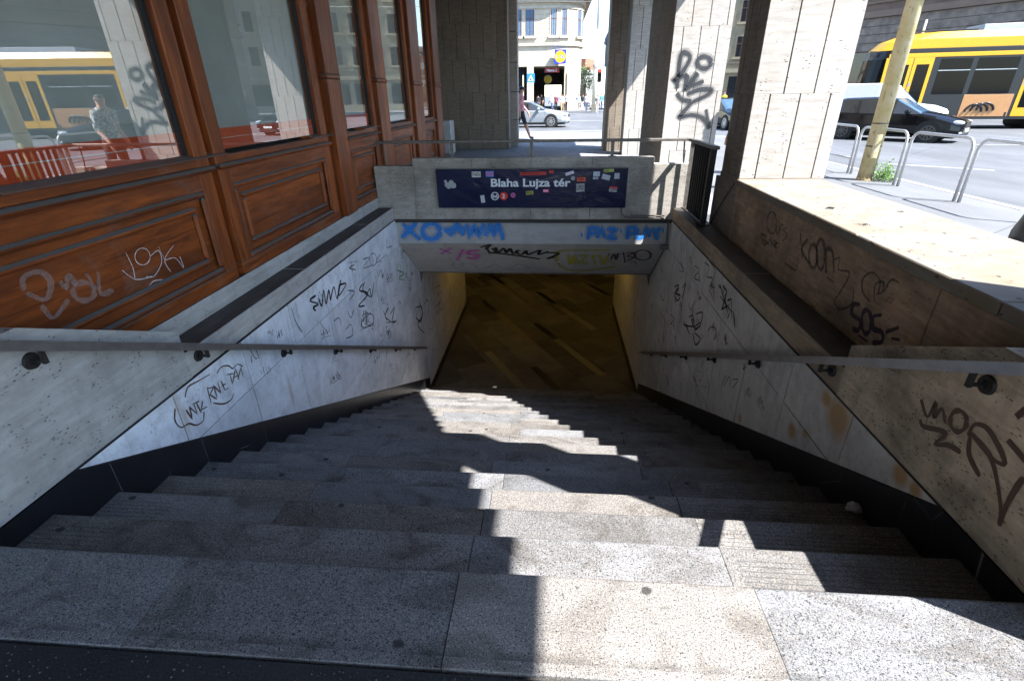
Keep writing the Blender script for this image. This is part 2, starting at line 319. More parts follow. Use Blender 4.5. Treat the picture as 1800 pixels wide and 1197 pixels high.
# ------------------------------------------------------------------ ground, road, pavements
mb = MB()
for x0, x1, y0, y1 in ((-400, 400, -400, -8), (-400, -14, -8, 22.5), (6.93, 400, -8, 22.5), (-400, 400, 22.5, 700)):
    mb.add([(x0,y0,G),(x1,y0,G),(x1,y1,G),(x0,y1,G)], [(0,1,2,3)])
struct('road', mb, ROAD)
mb = MB()
mb.box(-2.8, 6.78, -8, .915, -.3, -.008)
struct('landing_pavement', mb, ASD)
struct('side_pavement', MB().box(2.83, 6.78, .92, 22.4, -.3, -.003), ASP)
struct('arcade_pavement', MB().box(-14, 2.825, 7.56, 22.4, -.25, -.003), asphalt('arcade_asphalt', (.17,.175,.185), (.27,.275,.285)))
mb = struct('kerb', MB().box(-14, 6.93, 22.405, 22.55, -.3, .0), KERB)
kb = bpy.data.objects['kerb']
for i in range(21): MB().bbox(6.785, 6.93, -8+i*1.44+.004, -8+(i+1)*1.44-.004, -.3, .004, .012).build('kerb_stone', KERB, kb)
# paving joints with shallow troughs on the side pavement are one groove strip each
mb = MB()
def paint(name, x0, y0, x1, y1, w, z=G+.004):
    a = Vector((x0,y0,0)); b = Vector((x1,y1,0)); n = (b-a).normalized().cross(Vector((0,0,1)))*w/2
    o = MB().add([(p.x,p.y,z) for p in (a-n, b-n, b+n, a+n)], [(0,1,2,3)]).build(name, PAINT); o['kind'] = 'structure'; return o
for i, (x0,y0,x1,y1,w) in enumerate([(8.6,14.2,10.2,12.9,.10),(9.6,10.3,10.4,9.0,.10),(15.5,17.5,24,14.2,.10),(14.2,19.2,22,17.4,.10),(-6,28.3,14,28.3,.3),(-6,40,14,40,.25)]): paint('lane_line', x0, y0, x1, y1, w)
for i in range(5): paint('crossing_stripe', -4.5, 23.6+i*.85, 6, 23.6+i*.85, .42)
# far pavement
struct('far_pavement', MB().box(-30, 60, 57, 140, -.3, .0), ASP)

# ------------------------------------------------------------------ staircase
st = thing('staircase', 'grey speckled granite staircase leading down into the underpass', 'staircase', (0, Y0, 0))
def slab(a, b, y0, y1, z0, z1):        # tread block with a worn, rounded nosing
    r = .016; pr = [(y0, z0), (y1, z0), (y1, z1-r)]+[(y1-r+r*math.cos(math.pi/2*i/4), z1-r+r*math.sin(math.pi/2*i/4)) for i in range(1, 5)]+[(y0+.002, z1), (y0, z1-.002)]
    return MB().prism([(b, y, z) for y, z in pr], (1,0,0), b-a)
XJ = [XL+.012, -1.385, -.317, .752, XR-.012]
for k in range(NST):
    y1 = Y0+RUN*k; y0 = y1-RUN if k else .925
    for j in range(4):
        dj = 0 if k == 0 else random.uniform(-.03, .03)
        a = XJ[j]+.0018; b = XJ[j+1]-.0018
        if 0 < j < 4 and k > 3: a += ((k*37) % 5-2)*.04
        if j < 3 and k > 3: b += ((k*37) % 5-2)*.04
        dz = random.uniform(-.003, .002)
        slab(a, b, y0+.0015, y1, -RISE*(k+1)+.004, -RISE*k+dz).build('slab', GRG if j in (0, 3) and k else GR, st)
mb = MB(); mb.prism([(0, .93, -.18), (0, Y0+RUN*NST-.34, ZF+.0), (0, Y0+RUN*NST-.34, ZF-.3), (0, .93, -.5)], (1,0,0), 0)
core = MB().prism([(XR, .93, -.17), (XR, Y0-.05, -.17), (XR, Y0+RUN*(NST-1)-.05, ZF+.01-.0), (XR, Y0+RUN*(NST-1)-.05, ZF-.2), (XR, .93, -.6)], (1,0,0), XR-XL)
core.build('stair_core', MORT, st)

# ------------------------------------------------------------------ stroke painting
def smooth(p, closed=False, n=5):
    if len(p) < 3: return p
    out = []; m = len(p)
    for i in range(m if closed else m-1):
        g = (lambda k: p[k % m]) if closed else (lambda k: p[max(0, min(m-1, k))])
        a, b, c, d = g(i-1), g(i), g(i+1), g(i+2)
        for j in range(n):
            t = j/n; out.append(tuple(.5*((2*b[q])+(-a[q]+c[q])*t+(2*a[q]-5*b[q]+4*c[q]-d[q])*t*t+(-a[q]+3*b[q]-3*c[q]+d[q])*t**3) for q in (0, 1)))
    if not closed: out.append(p[-1])
    return out
def el(cx, cy, rx, ry, n=14): return [(cx+rx*math.cos(2*math.pi*i/n), cy+ry*math.sin(2*math.pi*i/n)) for i in range(n+1)]
def graffiti(name, parent, ox, oy, sc, strokes, n, d, w, mat, curl=True, lift=.002, halo=None):
    n = Vector(n).normalized(); mb = MB(); hb = MB(); rg = random.Random(len(strokes)*31+int(ox))
    for sidx, s in enumerate(strokes):
        if curl: s = smooth(s)
        else:
            s = [tuple(s[i][q]+(s[i+1][q]-s[i][q])*t/4 for q in (0, 1)) for i in range(len(s)-1) for t in range(4)]+[s[-1]]
        P = [hit(ox+x/sc, oy+y/sc, n, d) + n*(lift+.00012*sidx) for x, y in s]; q = len(P); ph = rg.uniform(0, 6); L = []; H = []
        for i in range(q):
            t = (P[min(i+1, q-1)]-P[max(i-1, 0)])
            if t.length < 1e-6: t = Vector((0,0,1))
            sd = n.cross(t.normalized()); e = min(i, q-1-i); ww = w*(.5 if e else .30)*(1+(.10 if w > .03 else .25)*math.sin(ph+i*.4))
            L += [P[i]+sd*ww, P[i]-sd*ww]; H += [P[i]+sd*ww*2.0-n*.0006, P[i]-sd*ww*2.0-n*.0006]
        fs = [(2*i, 2*i+1, 2*i+3, 2*i+2) for i in range(q-1)]; mb.add(L, fs); hb.add(H, fs)
    o = mb.build(name, mat, parent)
    if halo: hb.build('overspray', halo, parent if parent.parent is None else parent)
    return o
def scribbles(parent, n, d, zones, count, mat, seed):   # small quick marker tags scattered over a wall zone (given as corners on the wall)
    rg = random.Random(seed); n = Vector(n)
    for c in range(count):
        (y0, y1), zf, (s0, s1) = rg.choice(zones); yc = rg.uniform(y0, y1); lo, hi = zf(yc); zc = rg.uniform(lo, hi); S_ = rg.uniform(s0, s1); mb = MB(); st_ = []
        x = 0; slant = rg.uniform(-.3, .4)
        for L in range(rg.randint(3, 6)):
            k_ = rg.randint(3, 5); st_.append(smooth([(x+rg.uniform(0, .6)*S_, rg.uniform(-.5, .7)*S_) for _ in range(k_)])); x += S_*.42
        if rg.random() < .4: st_.append(smooth([(-.1*S_, -.7*S_), (x*.5, -.6*S_), (x, -.75*S_)]))
        w = rg.uniform(.004, .009)
        for s_ in st_:
            P = [Vector((d*n.x, yc+(a+b*slant)*n.x*-1*-1 if n.x > 0 else yc-(a+b*slant), zc+b+a*-.25)) + n*.0022 for a, b in s_]; L = []
            for i in range(len(P)):
                t = P[min(i+1, len(P)-1)]-P[max(i-1, 0)]; t = t if t.length > 1e-6 else Vector((0,0,1)); sd = n.cross(t.normalized())*w/2; L += [P[i]+sd, P[i]-sd]
            mb.add(L, [(2*i, 2*i+1, 2*i+3, 2*i+2) for i in range(len(P)-1)])
        mb.build('marker_tag', mat[c % len(mat)], parent)
K_BLK = spray('black', (.012,.011,.012)); K_GRY = spray('grey_marker', (.10,.10,.11), .7); K_BLU = spray('blue', (.03,.24,.68), .93); K_PNK = spray('pink', (.62,.10,.45), .85); K_YEL = spray('yellow', (.55,.50,.03), .8)
K_MAR = spray('maroon', (.045,.015,.02)); K_GRN = spray('green', (.10,.45,.10), .8); K_WHT = spray('white', (.75,.75,.76), .8); K_BRN = spray('brown_marker', (.10,.055,.035)); K_FAINT = spray('faded_grey', (.055,.045,.04), .62); K_CHALK = spray('chalky_haze', (.42,.33,.30), .36); K_SPR = spray('sprayed_charcoal', (.030,.032,.036), .97)
def mist(name, col, a=.30):
    k = M('overspray_'+name); m = k.out(col, .6); k.L(k.math('MULTIPLY', k.ramp(k.noise(scale=160, det=3), .35, .65), a), k.b.inputs['Alpha']); return m
H_BLU = mist('blue', (.05,.25,.65), .38); H_PNK = mist('pink', (.6,.15,.45), .35); H_YEL = mist('yellow', (.5,.46,.05), .35); H_DRK = mist('charcoal', (.03,.032,.036), .5)

# ------------------------------------------------------------------ stairwell side walls
def base_z(y): return -.044+SL*(y-1.76)     # top of the black skirting
def stair_wall(x, sx, label, core_x, mar, cop, blk, wgroup):
    t = thing('stair_wall', label, 'wall', (x, 4, 0)); n = Vector((sx, 0, 0))
    xs = sorted((x-sx*.045, core_x)); MB().box(xs[0], xs[1], .93, 8.45, ZF-.2, ZJ-.001).build('wall_core', JOINT, t)
    # marble panels: courses cut by the sloping skirting
    ys = [1.0, 1.745, 2.50, 3.257, 4.01, 4.767, 5.525, 6.28, 7.03, 7.785, 8.45]; zs = [ZJ-.017, -.463, -1.475, -2.49, -3.5, ZF]
    for i in range(len(ys)-1):
        for j in range(len(zs)-1):
            g = .004; p = [(ys[i]+g, zs[j+1]+g), (ys[i+1]-g, zs[j+1]+g), (ys[i+1]-g, zs[j]-g), (ys[i]+g, zs[j]-g)]
            p = clip(p, SL, -1, SL*1.76+.044-.003)              # z >= base_z
            if len(p) > 2 and area(p) > .002:
                dx = random.uniform(-.0015, .0015)
                MB().prism([(x+dx, a, b) for a, b in p], n, .04).build('marble_panel', mar, t)
    MB().prism([(x+sx*.003, a, b) for a, b in ((1.7, ZJ-.018), (8.44, ZJ-.018), (8.44, ZJ-.0005), (1.7, ZJ-.0005))], n, .03).build('gap_shade_strip', BUTT, t)  # dark strip painted in for the shade of the gap under the coping
    yb = [.93, 1.32, 1.95, 2.585, 3.233, 3.865, 4.42, 5.0, 5.62, 6.24, 6.86, 7.5, 8.45]
    for i in range(len(yb)-1):
        g = .0026; p = [(yb[i]+g, ZF), (yb[i+1]-g, ZF), (yb[i+1]-g, ZJ-.006), (yb[i]+g, ZJ-.006)]
        p = clip(p, -SL, 1, -SL*1.76-.044-.002)
        if yb[i] > 2.4: p = clip(p, SL, -1, SL*1.76+.044+.75)
        if len(p) > 2: MB().prism([(x+sx*.011, a, b) for a, b in p], n, .05).build('skirting_panel', BLK, t)
        if i:
            p = clip([(yb[i]-.0022, ZF), (yb[i]+.0022, ZF), (yb[i]+.0022, ZJ-.02), (yb[i]-.0022, ZJ-.02)], -SL, 1, -SL*1.76-.044-.004)
            if len(p) > 2: MB().prism([(x+sx*.0105, a, b) for a, b in p], n, .03).build('mortar_joint', PALEM, t)
    # coping stones
    yc = [2.70, 4.45, 6.30, YB-.003]
    for i in range(3):
        a, b = sorted((x+sx*.006, core_x)); MB().bbox(a, b, yc[i]+.002, yc[i+1]-.002, ZJ, LEDGE, .005).build('coping_stone', cop, t)
    # raking block at the head of the flight
    p = [(.93, ZJ), (2.697, ZJ), (2.697, .285), (1.83, .712), (.93 if sx > 0 else 1.04, .712)]
    if sx < 0: p[0] = (1.04, ZJ)
    MB().prism([(x+sx*.006, a, b) for a, b in p], n, abs(core_x-x)+.004).build('raking_block', blk, t)
    return t
LW = stair_wall(XL, 1, 'grey marble stair wall on the left below the wooden shopfront', -2.58, MAR, TRD, TRP, 0)
RW = stair_wall(XR, -1, 'grey marble stair wall on the right with orange stains', 1.98, MARR, TRW, TRPR, 0)
N1 = (1,0,0); N2 = (-1,0,0); pl = XL; pr = -XR
za = (400, 360, 3.324)
graffiti('graffiti_tag', LW, *za, [[(515,530),(480,560),(530,580),(500,600),(515,620)],[(530,545),(550,590),(560,500),(575,580),(590,500),(600,560)],[(600,560),(620,480),(640,550),(660,440),(648,530),(692,462),(650,470)],[(650,470),(640,545)]], N1, pl, .022, K_BLK)
graffiti('graffiti_tag', LW, *za, [[(790,460),(770,500),(820,520),(765,590),(800,590)],[(800,560),(830,490),(840,540),(855,450)],[(800,450),(790,500),(835,540)]], N1, pl, .02, K_BLK)
graffiti('graffiti_tag', LW, *za, [[(785,650),(820,630),(780,690),(800,720),(850,690)], el(832,672,22,36)], N1, pl, .018, K_GRY)
graffiti('graffiti_tag', LW, *za, [[(910,620),(930,680)],[(940,600),(920,650),(950,680)],[(950,640),(975,600),(960,680),(985,680)],[(925,690),(980,680)],[(930,575),(935,590)]], N1, pl, .024, K_BLK)
graffiti('graffiti_tag', LW, *za, [[(1000,340),(990,380),(1030,400),(1000,430),(1035,440)],[(1010,350),(1000,470)]], N1, pl, .02, K_GRN)
graffiti('graffiti_tag', LW, *za, [[(790,320),(830,310),(790,370),(840,355)], el(850,320,20,36),[(890,290),(870,330),(900,330)],[(860,350),(930,290)]], N1, pl, .014, K_GRY)
graffiti('graffiti_tag', LW, *za, [[(700,340),(760,330)],[(720,330),(730,390)],[(740,350),(710,370),(750,380)],[(900,220),(910,260)],[(930,200),(930,250),(960,240)],[(870,380),(880,420),(895,380),(905,425),(920,370)]], N1, pl, .014, K_GRY)
graffiti('graffiti_tag', LW, *za, [[(1095,590),(1110,680)],[(1100,600),(1135,600),(1130,680),(1100,660)],[(1120,570),(1140,640),(1110,700),(1150,750)]], N1, pl, .03, K_BLK)
graffiti('graffiti_tag', LW, *za, [[(700,620),(720,660),(735,615)],[(690,730),(720,700),(730,760),(690,780)],[(620,680),(650,660),(660,700)],[(370,600),(400,690),(435,745)],[(395,570),(410,660)],[(700,500),(740,510),(710,560)],[(540,690),(575,740)]], N1, pl, .014, K_GRY)
zi = (0, 560, 3.7417)
graffiti('graffiti_tag', LW, *zi, [[(1215,520),(1235,450),(1300,412),(1380,365)],[(1425,360),(1455,318),(1500,310),(1530,328),(1560,300),(1595,315)],[(1150,590),(1150,670),(1190,715),(1240,690),(1290,700),(1335,670),(1340,612)],[(1400,555),(1470,560),(1520,530),(1535,490)]], N1, pl, .010, K_BRN)
graffiti('graffiti_tag', LW, *zi, [[(1222,600),(1265,662)],[(1262,648),(1243,580),(1297,628),(1272,560)],[(1265,562),(1310,542)],[(1290,555),(1322,618)],[(1330,540),(1322,600),(1362,578)],[(1360,450),(1388,560)],[(1360,460),(1402,450),(1380,500),(1424,530)],[(1426,520),(1402,440),(1452,490),(1430,420)],[(1452,410),(1477,470),(1502,455)],[(1458,440),(1485,428)],[(1488,370),(1532,360)],[(1510,365),(1527,430)],[(1530,420),(1545,330),(1572,400)],[(1540,385),(1562,375)],[(1562,400),(1582,320),(1597,385)]], N1, pl, .010, K_BRN, curl=False)
zoneL = lambda y: (max(base_z(y)+.18, -2.3), -.16 if y > 3 else -.14)
scribbles(LW, N1, pl, [((3.2, 8.0), zoneL, (.05, .11)), ((5.5, 8.2), zoneL, (.05, .12))], 34, [K_GRY, K_GRY, K_BLK, K_BRN], 5)
zr = (1060, 400, 3.741)
graffiti('graffiti_tag', RW, *zr, [[(770,370),(800,480),(780,540)],[(790,380),(815,420),(800,480)],[(800,460),(820,560)],[(770,450),(850,560)],[(820,480),(845,470),(850,600)],[(860,550),(870,660)],[(835,560),(820,600)],[(780,540),(830,510)],[(760,380),(775,400)]], N2, pr, .02, K_BLK, curl=False)
graffiti('graffiti_tag', RW, *zr, [[(535,620),(570,700)],[(530,640),(600,650),(640,620)],[(610,570),(655,560),(640,640),(600,680)],[(580,590),(600,660),(640,650)],[(590,690),(610,770),(640,730),(600,690)],[(565,590),(590,580),(600,640)]], N2, pr, .022, K_BLK)
graffiti('graffiti_tag', RW, *zr, [[(640,930),(660,880),(650,990),(630,1010)],[(690,930),(680,960),(702,1050)],[(650,1040),(690,1050)],[(780,1040),(810,970),(800,1040),(830,980),(840,1040)],[(850,1000),(890,1000),(850,1060)],[(620,940),(650,950)]], N2, pr, .011, K_GRY)
graffiti('graffiti_tag', RW, *zr, [[(470,390),(500,380),(480,430),(510,450),(490,480),(470,440),(500,400)],[(520,400),(545,370),(520,470)]], N2, pr, .024, K_BLK)
graffiti('graffiti_tag', RW, *zr, [[(600,250),(635,280),(600,330),(640,350)],[(670,230),(700,260),(680,320),(720,330)],[(700,220),(740,290),(700,390)],[(560,490),(580,540),(605,480)],[(440,570),(470,600),(440,640)],[(480,590),(500,700)],[(510,230),(530,290),(500,280)],[(380,440),(400,480),(410,380)],[(310,540),(330,500),(320,580)],[(690,680),(720,650),(750,690),(730,740)]], N2, pr, .015, K_GRY)
scribbles(RW, N2, pr, [((3.6, 8.2), zoneL, (.05, .11)), ((5.2, 8.2), zoneL, (.05, .12))], 36, [K_GRY, K_GRY, K_BLK, K_BRN], 9)
zb_ = (1300, 560, 2.72)
graffiti('graffiti_tag', RW, *zb_, [[(870,385),(900,470),(940,400),(932,470),(970,430),(985,500)], el(1048,490,40,50),[(868,480),(882,515),(990,545),(935,600),(1000,605),(1060,640)],[(1095,560),(1130,505),(1200,540),(1272,690),(1200,660),(1110,545)],[(1105,560),(1100,650),(1150,755)],[(1130,570),(1210,680),(1250,890),(1245,990)],[(1245,990),(1290,870),(1360,760)]], N2, -(XR-.006), .020, K_BRN)
graffiti('graffiti_tag', RW, *zb_, [[(1285,580),(1370,680)],[(1325,470),(1375,430)]], N2, -(XR-.006), .045, K_BRN)

# handrails
def handrail(x, sx, label, y0, y1):
    xr = x+sx*.08; t = thing('handrail', label, 'handrail', (xr, 4, 0)); z = lambda y: .737-.51*(y-1.66)
    p = [(y0, z(y0)), (y1, z(y1)), (y1, z(y1)-.052), (y0, z(y0)-.052)]
    MB().prism([(xr+.029, a, b) for a, b in p], (1,0,0), .058).build('rail_bar', STEEL, t)
    for i in range(8):
        y = 1.826+.969*i
        if y > y1: continue
        zz = .548-.5*(y-1.826)
        b = MB().cyl((x+sx*.008, y, zz), (x+sx*.020, y, zz), .041, .037, 18).build('bracket', BRK, t)
        MB().cyl((x+sx*.02, y, zz), (xr+sx*.008, y, zz), .009, n=8).build('bracket_arm', BRK, b)
        zr_ = z(y)-.053; MB().box(xr-.009, xr+.009, y-.009, y+.009, zz-.010, zr_+.004).build('bracket_upright', BRK, b)
        MB().cyl((x+sx*.02, y, zz), (x+sx*.034, y, zz), .02, .018, 6).build('bolt', IRON, b)
    return t
handrail(XL, 1, 'flat steel handrail along the left stair wall', 1.2, 8.09)
handrail(XR, -1, 'flat steel handrail along the right stair wall', 1.2, 8.16)

# ------------------------------------------------------------------ right parapet
pw = thing('parapet_wall', 'low travertine parapet with broad pale top beside the right stair wall', 'wall', (2.4, 3.8, 0))
MB().box(2.02, 2.795, .96, 6.6, -.2, .685).build('wall_core', MORT, pw)
yy = [1.04, 2.55, 4.1, 5.72]
for i in range(3): MB().bbox(1.985, 2.025, yy[i]+.002, yy[i+1]-.002, LEDGE-.02, .688, .003).build('facing_slab', TRB, pw); MB().bbox(2.79, 2.82, yy[i]+.002, yy[i+1]-.002, -.02, .688, .003).build('facing_slab', TRA, pw)
yy = [1.0, 2.18, 3.35, 4.55, 5.715]
for i in range(4): MB().bbox(1.965, 2.832, yy[i]+.003, yy[i+1]-.003, .690, .762+random.uniform(-.002,.002), .007).build('cap_stone', TRC, pw)
zp = (1200, 300, 2.993); pp = -1.985
graffiti('graffiti_tag', pw, *zp, [el(470,275,25,58),[(490,300),(500,335),(518,300)],[(512,345),(512,300),(530,285),(525,320)],[(552,300),(530,312),(552,340),(525,372)]], N2, pp, .012, K_FAINT)
graffiti('graffiti_tag', pw, *zp, [[(415,330),(425,390)],[(415,335),(440,345),(430,365),(450,380),(428,390)],[(450,395),(462,350),(470,398)],[(475,408),(480,370),(495,378),(480,392),(494,412)],[(505,380),(485,395),(500,412),(490,440)]], N2, pp, .016, K_FAINT)
graffiti('graffiti_tag', pw, *zp, [[(620,330),(632,470)],[(660,360),(628,415),(668,490)], el(688,450,22,62), el(728,440,22,80),[(757,540),(757,420),(790,430),(797,540)],[(760,560),(800,590)]], N2, pp, .028, K_FAINT)
graffiti('graffiti_tag', pw, *zp, [[(800,470),(830,460),(820,520),(880,540),(830,640),(800,690),(830,730),(890,700),(900,630)],[(990,690),(950,640),(950,570),(1000,535),(1040,580),(1030,650)],[(1010,690),(1015,600),(1060,590),(1050,640),(1020,650)],[(1060,640),(1100,575),(1142,592)],[(1070,690),(1090,665)],[(1095,700),(1115,670)],[(540,485),(580,515),(600,520),(612,440)]], N2, pp, .014, K_FAINT)
graffiti('graffiti_tag', pw, *zp, [[(935,705),(900,705),(892,755),(935,790),(925,840),(895,830)], el(968,795,26,62),[(1050,760),(1005,770),(1005,830),(1050,850),(1050,900),(1000,905)],[(1070,850),(1140,825)],[(1100,882),(1145,890)],[(925,865),(975,900)]], N2, pp, .030, K_MAR)
# twigs and crumbs on the cap
for i, (x, y) in enumerate([(1461,367),(1520,396),(1582,373),(1661,411),(1585,400)]):
    c = hit(x, y, (0,0,1), .763); m_ = MB()
    kk = (1, .7, .55, .35, .3)[i]
    for q in range(14): a = random.uniform(0,6.3); e_ = Vector((random.gauss(0,.016), random.gauss(0,.012), 0))*kk; m_.tube([c+e_+Vector((0,0,.003)), c+e_+Vector((math.cos(a)*.012, math.sin(a)*.01, .012))*kk, c+e_+Vector((math.cos(a+.6)*.024, math.sin(a+.6)*.02, .004))*kk], .0022*kk, 4)
    tag(m_.build('dry_twigs', BRK), ['clump of dry twigs on the parapet top nearest the lit pillar','clump of dry twigs on the inner edge of the parapet top','clump of dry twigs on the outer edge of the parapet top','small crumb of twigs on the parapet top towards the camera','tiny crumb of twigs in the middle of the parapet top'][i], 'litter', 'debris on the parapet')

# ------------------------------------------------------------------ portal wall over the underpass mouth
pt = thing('portal_wall', 'speckled stone portal wall over the underpass mouth, painted blue and black', 'wall', (-.3, 7.45, 0))
for a, b, z in ((-2.575, -2.0, .712), (-2.0, -1.15, .815), (-1.15, -.30, .815), (-.30, .55, .815), (.55, 1.40, .815), (1.40, 1.975, .724)):
    MB().bbox(a+.0015, b-.0015, YB, YB+.16, ZJ+.004, z, .004).build('stone_slab', TRS, pt)
MB().box(-2.57, 1.95, YB+.03, YB+.155, -.10, ZJ+.002).build('shadow_gap_backing', JOINT, pt)
YV = 7.455
MB().box(XL+.003, XR-.003, YV, YV+.25, -.425, ZJ-.02).build('fascia_band', CON, pt)
MB().box(XL+.003, XR-.003, YV-.012, YV-.001, ZJ-.034, ZJ-.018).build('drip_edge', STEELD, pt)
ns = Vector((0, -(1.213-.427), -(8.45-YV-.005))).normalized()      # normal of the raking soffit
xs = [XL+.003+(XR-XL-.006)*i/6 for i in range(7)]
for i in range(6): MB().prism([(xs[i]+.001, YV+.002, -.428), (xs[i+1]-.001, YV+.002, -.428), (xs[i+1]-.001, 8.45, -1.213), (xs[i]+.001, 8.45, -1.213)], ns, .12).build('soffit_panel', CON, pt)
MB().box(XL+.003, XR-.003, 8.452, 8.50, -1.235, -1.0).build('lintel_edge', STEELD, pt)
for x, s in ((XL, 1), (XR, -1)):
    MB().prism([(x+s*.003, 8.50, -1.235), (x+s*.06, 8.50, -1.235), (x+s*.003, 8.50, -1.46)], (0,-1,0), .04).build('corner_gusset', STEELD, pt)
zg = (640, 230, 2.8125); NB = (0,-1,0)
graffiti('blue_lettering', pt, *zg, [[(185,530),(262,452)],[(190,458),(278,540)], el(332,497,44,40),[(395,498),(425,488)],[(425,522),(462,455),(492,520)],[(402,492),(500,484)],[(505,460),(522,520),(546,470),(567,520),(592,458)],[(600,522),(626,458),(642,516),(662,454),(688,540)]], NB, -YV, .072, K_BLU, curl=False, halo=H_BLU)
graffiti('blue_lettering', pt, *zg, [[(1072,516),(1080,514)],[(1105,538),(1116,480),(1152,480),(1140,506),(1112,510)],[(1150,532),(1175,480),(1192,532)],[(1200,485),(1246,485),(1206,532),(1252,532)],[(1266,496),(1274,494)],[(1300,538),(1306,480),(1342,478),(1336,506),(1305,510)],[(1352,480),(1346,530),(1376,530)],[(1376,532),(1396,478),(1412,527)],[(1420,480),(1440,508),(1466,478)],[(1440,508),(1450,540)],[(1474,492),(1482,490)]], NB, -YV, .058, K_BLU, curl=False, halo=H_BLU)
DS = ns.dot(Vector((0, YV+.002, -.428)))
graffiti('pink_lettering', pt, *zg, [[(372,582),(432,606)],[(432,578),(380,610)],[(490,585),(460,640)],[(570,590),(522,595),(516,610),(560,612),(548,632),(505,626)]], ns, DS, .060, K_PNK, halo=H_PNK)
graffiti('black_lettering', pt, *zg, [[(575,577),(625,562),(598,588)],[(602,566),(620,600),(650,598),(632,580)],[(650,575),(662,602),(690,580),(702,602),(722,582),(737,607),(766,590),(750,600),(780,612),(800,592),(808,612),(842,600),(872,590),(862,612),(912,595)],[(612,604),(700,608),(870,634),(720,612),(640,604)],[(885,602),(962,606),(905,632),(945,624)]], ns, DS, .048, K_BLK)
graffiti('yellow_lettering', pt, *zg, [[(952,645),(962,597),(1060,590),(1225,590)],[(958,652),(1000,685),(1100,690),(1250,670)],[(1010,612),(1020,660),(1042,618),(1050,660)],[(1062,620),(1102,615),(1070,652),(1112,650)],[(1130,612),(1142,660)],[(1120,625),(1160,615)],[(1165,612),(1182,660),(1202,618)],[(1205,640),(1240,660)]], ns, DS, .040, K_YEL, halo=H_YEL)
graffiti('maroon_lettering', pt, *zg, [[(1205,618),(1214,606)],[(1220,637),(1235,608),(1246,637),(1256,604)],[(1262,610),(1300,606)],[(1282,598),(1290,652)],[(1300,602),(1332,602),(1302,620),(1334,626),(1298,642)], el(1378,614,40,25)], ns, DS, .038, K_MAR)
graffiti('chalk_scribble', pt, *zg, [el(465,660,24,18),[(400,665),(520,655),(560,680)],[(600,680),(650,660),(700,685),(760,660),(820,680)],[(860,690),(900,670)]], ns, DS, .02, spray('pale_scribble', (.55,.55,.54), .45))
graffiti('scribble', pt, *zg, [[(1320,655),(1335,645),(1345,660)],[(1310,668),(1358,664)]], ns, DS, .012, K_BLK)
# conduit
cd = thing('cable_conduit', 'grey cable conduit running round the right corner of the portal wall', 'conduit', (1.4, 7.4, 0))
q = lambda x, y, Y: hit(x, y, (0,1,0), Y)
a = [q(1092, 365, 7.36), q(1093, 376, 7.36), q(1098, 381, 7.36), q(1110, 383, 7.36), q(1165, 384, 7.36), q(1173, 386, 7.38), q(1175, 392, 7.40), q(1171, 428, 7.43)]
MB().tube(a, .012, 8).build('pipe', STEELD, cd); MB().tube([q(1108,379,7.35), q(1168,380,7.35)], .010, 8).build('pipe', STEELD, cd)
c = q(1168, 433, 7.45); MB().bbox(c.x-.07, c.x+.06, c.y-.05, c.y+.03, c.z-.04, c.z+.03, .006).build('junction_box', STEELD, cd)
MB().tube([Vector((1.705, 7.46, -.46)), Vector((1.705, 8.0, -.93)), Vector((1.71, 8.40, -1.25))], .011, 8).build('pipe', STEELD, cd)

# ------------------------------------------------------------------ station sign
sg = thing('station_sign', 'dark blue station name board with white letters and many stickers', 'sign', (-.305, YB-.03, .4))
def signmat():
    k = M('sign_navy'); n = k.noise(k.mp((.7,1,1)), 3, 3, .5, 1.5); k.bump(n, .25, .03); return k.out((.006,.009,.045), .22, spec=.5)
NAVY = signmat()
MB().bbox(-1.657, 1.047, YB-.055, YB-.004, .136, .675, .006).build('board', NAVY, sg)
MB().box(-1.66, 1.05, YB-.058, YB-.004, .6755, .684).build('top_trim', STEELD, sg)
def text(s, name, size, mat, parent, loc, axis='y-', sx=1, bold=0, world=True, depth=.0008):
    cu = bpy.data.curves.new(name, 'FONT'); cu.body = s; cu.size = size; cu.extrude = depth; cu.offset = bold; cu.resolution_u = 3
    tmp = bpy.data.objects.new('tmp', cu); COL.objects.link(tmp); bpy.context.view_layer.update()
    me = bpy.data.meshes.new_from_object(tmp.evaluated_get(bpy.context.evaluated_depsgraph_get())); bpy.data.objects.remove(tmp)
    loc = Vector(loc)
    if world and parent: loc = loc - (parent.location if parent.parent is None else parent.parent.location)
    for v in me.vertices:
        x, y, z = v.co; x *= sx
        v.co = {'y-': Vector((x, -z, y)), 'x+': Vector((z, x, y)), 'x-': Vector((-z, -x, y))}[axis] + loc
    me.materials.clear(); me.materials.append(mat); me.name = name
    o = bpy.data.objects.new(name, me); COL.objects.link(o); o.parent = parent; return o
YS = YB-.0565; SX0, SX1, SZ0, SZ1 = -1.655, 1.045, .136, .674
def sp(x, y): return (SX0+(x-45)/(1708-45)*(SX1-SX0), SZ1-(y-58)/(392-58)*(SZ1-SZ0))   # position on the board
LETT = plain('sign_white', (.72,.74,.78), .5, var=.03)
x, z = sp(522, 205); text('Blaha Lujza tér', 'lettering', .152, LETT, sg, (x, YS, z), sx=1.25, bold=.004)
x, z = sp(560, 288)
def disc(name, x, z, r, mat, y=YS, parent=sg, r0=0, n=32):
    m_ = MB(); vs = []
    for i in range(n): t = 2*math.pi*i/n; vs += [(x+r*math.cos(t), y, z+r*math.sin(t)), (x+r0*math.cos(t), y, z+r0*math.sin(t))]
    m_.add(vs, [(2*i, 2*((i+1) % n), 2*((i+1) % n)+1, 2*i+1) for i in range(n)]); return m_.build(name, mat, parent)
disc('metro_ring', x, z, .058, LETT, r0=.046)
mm = MB()
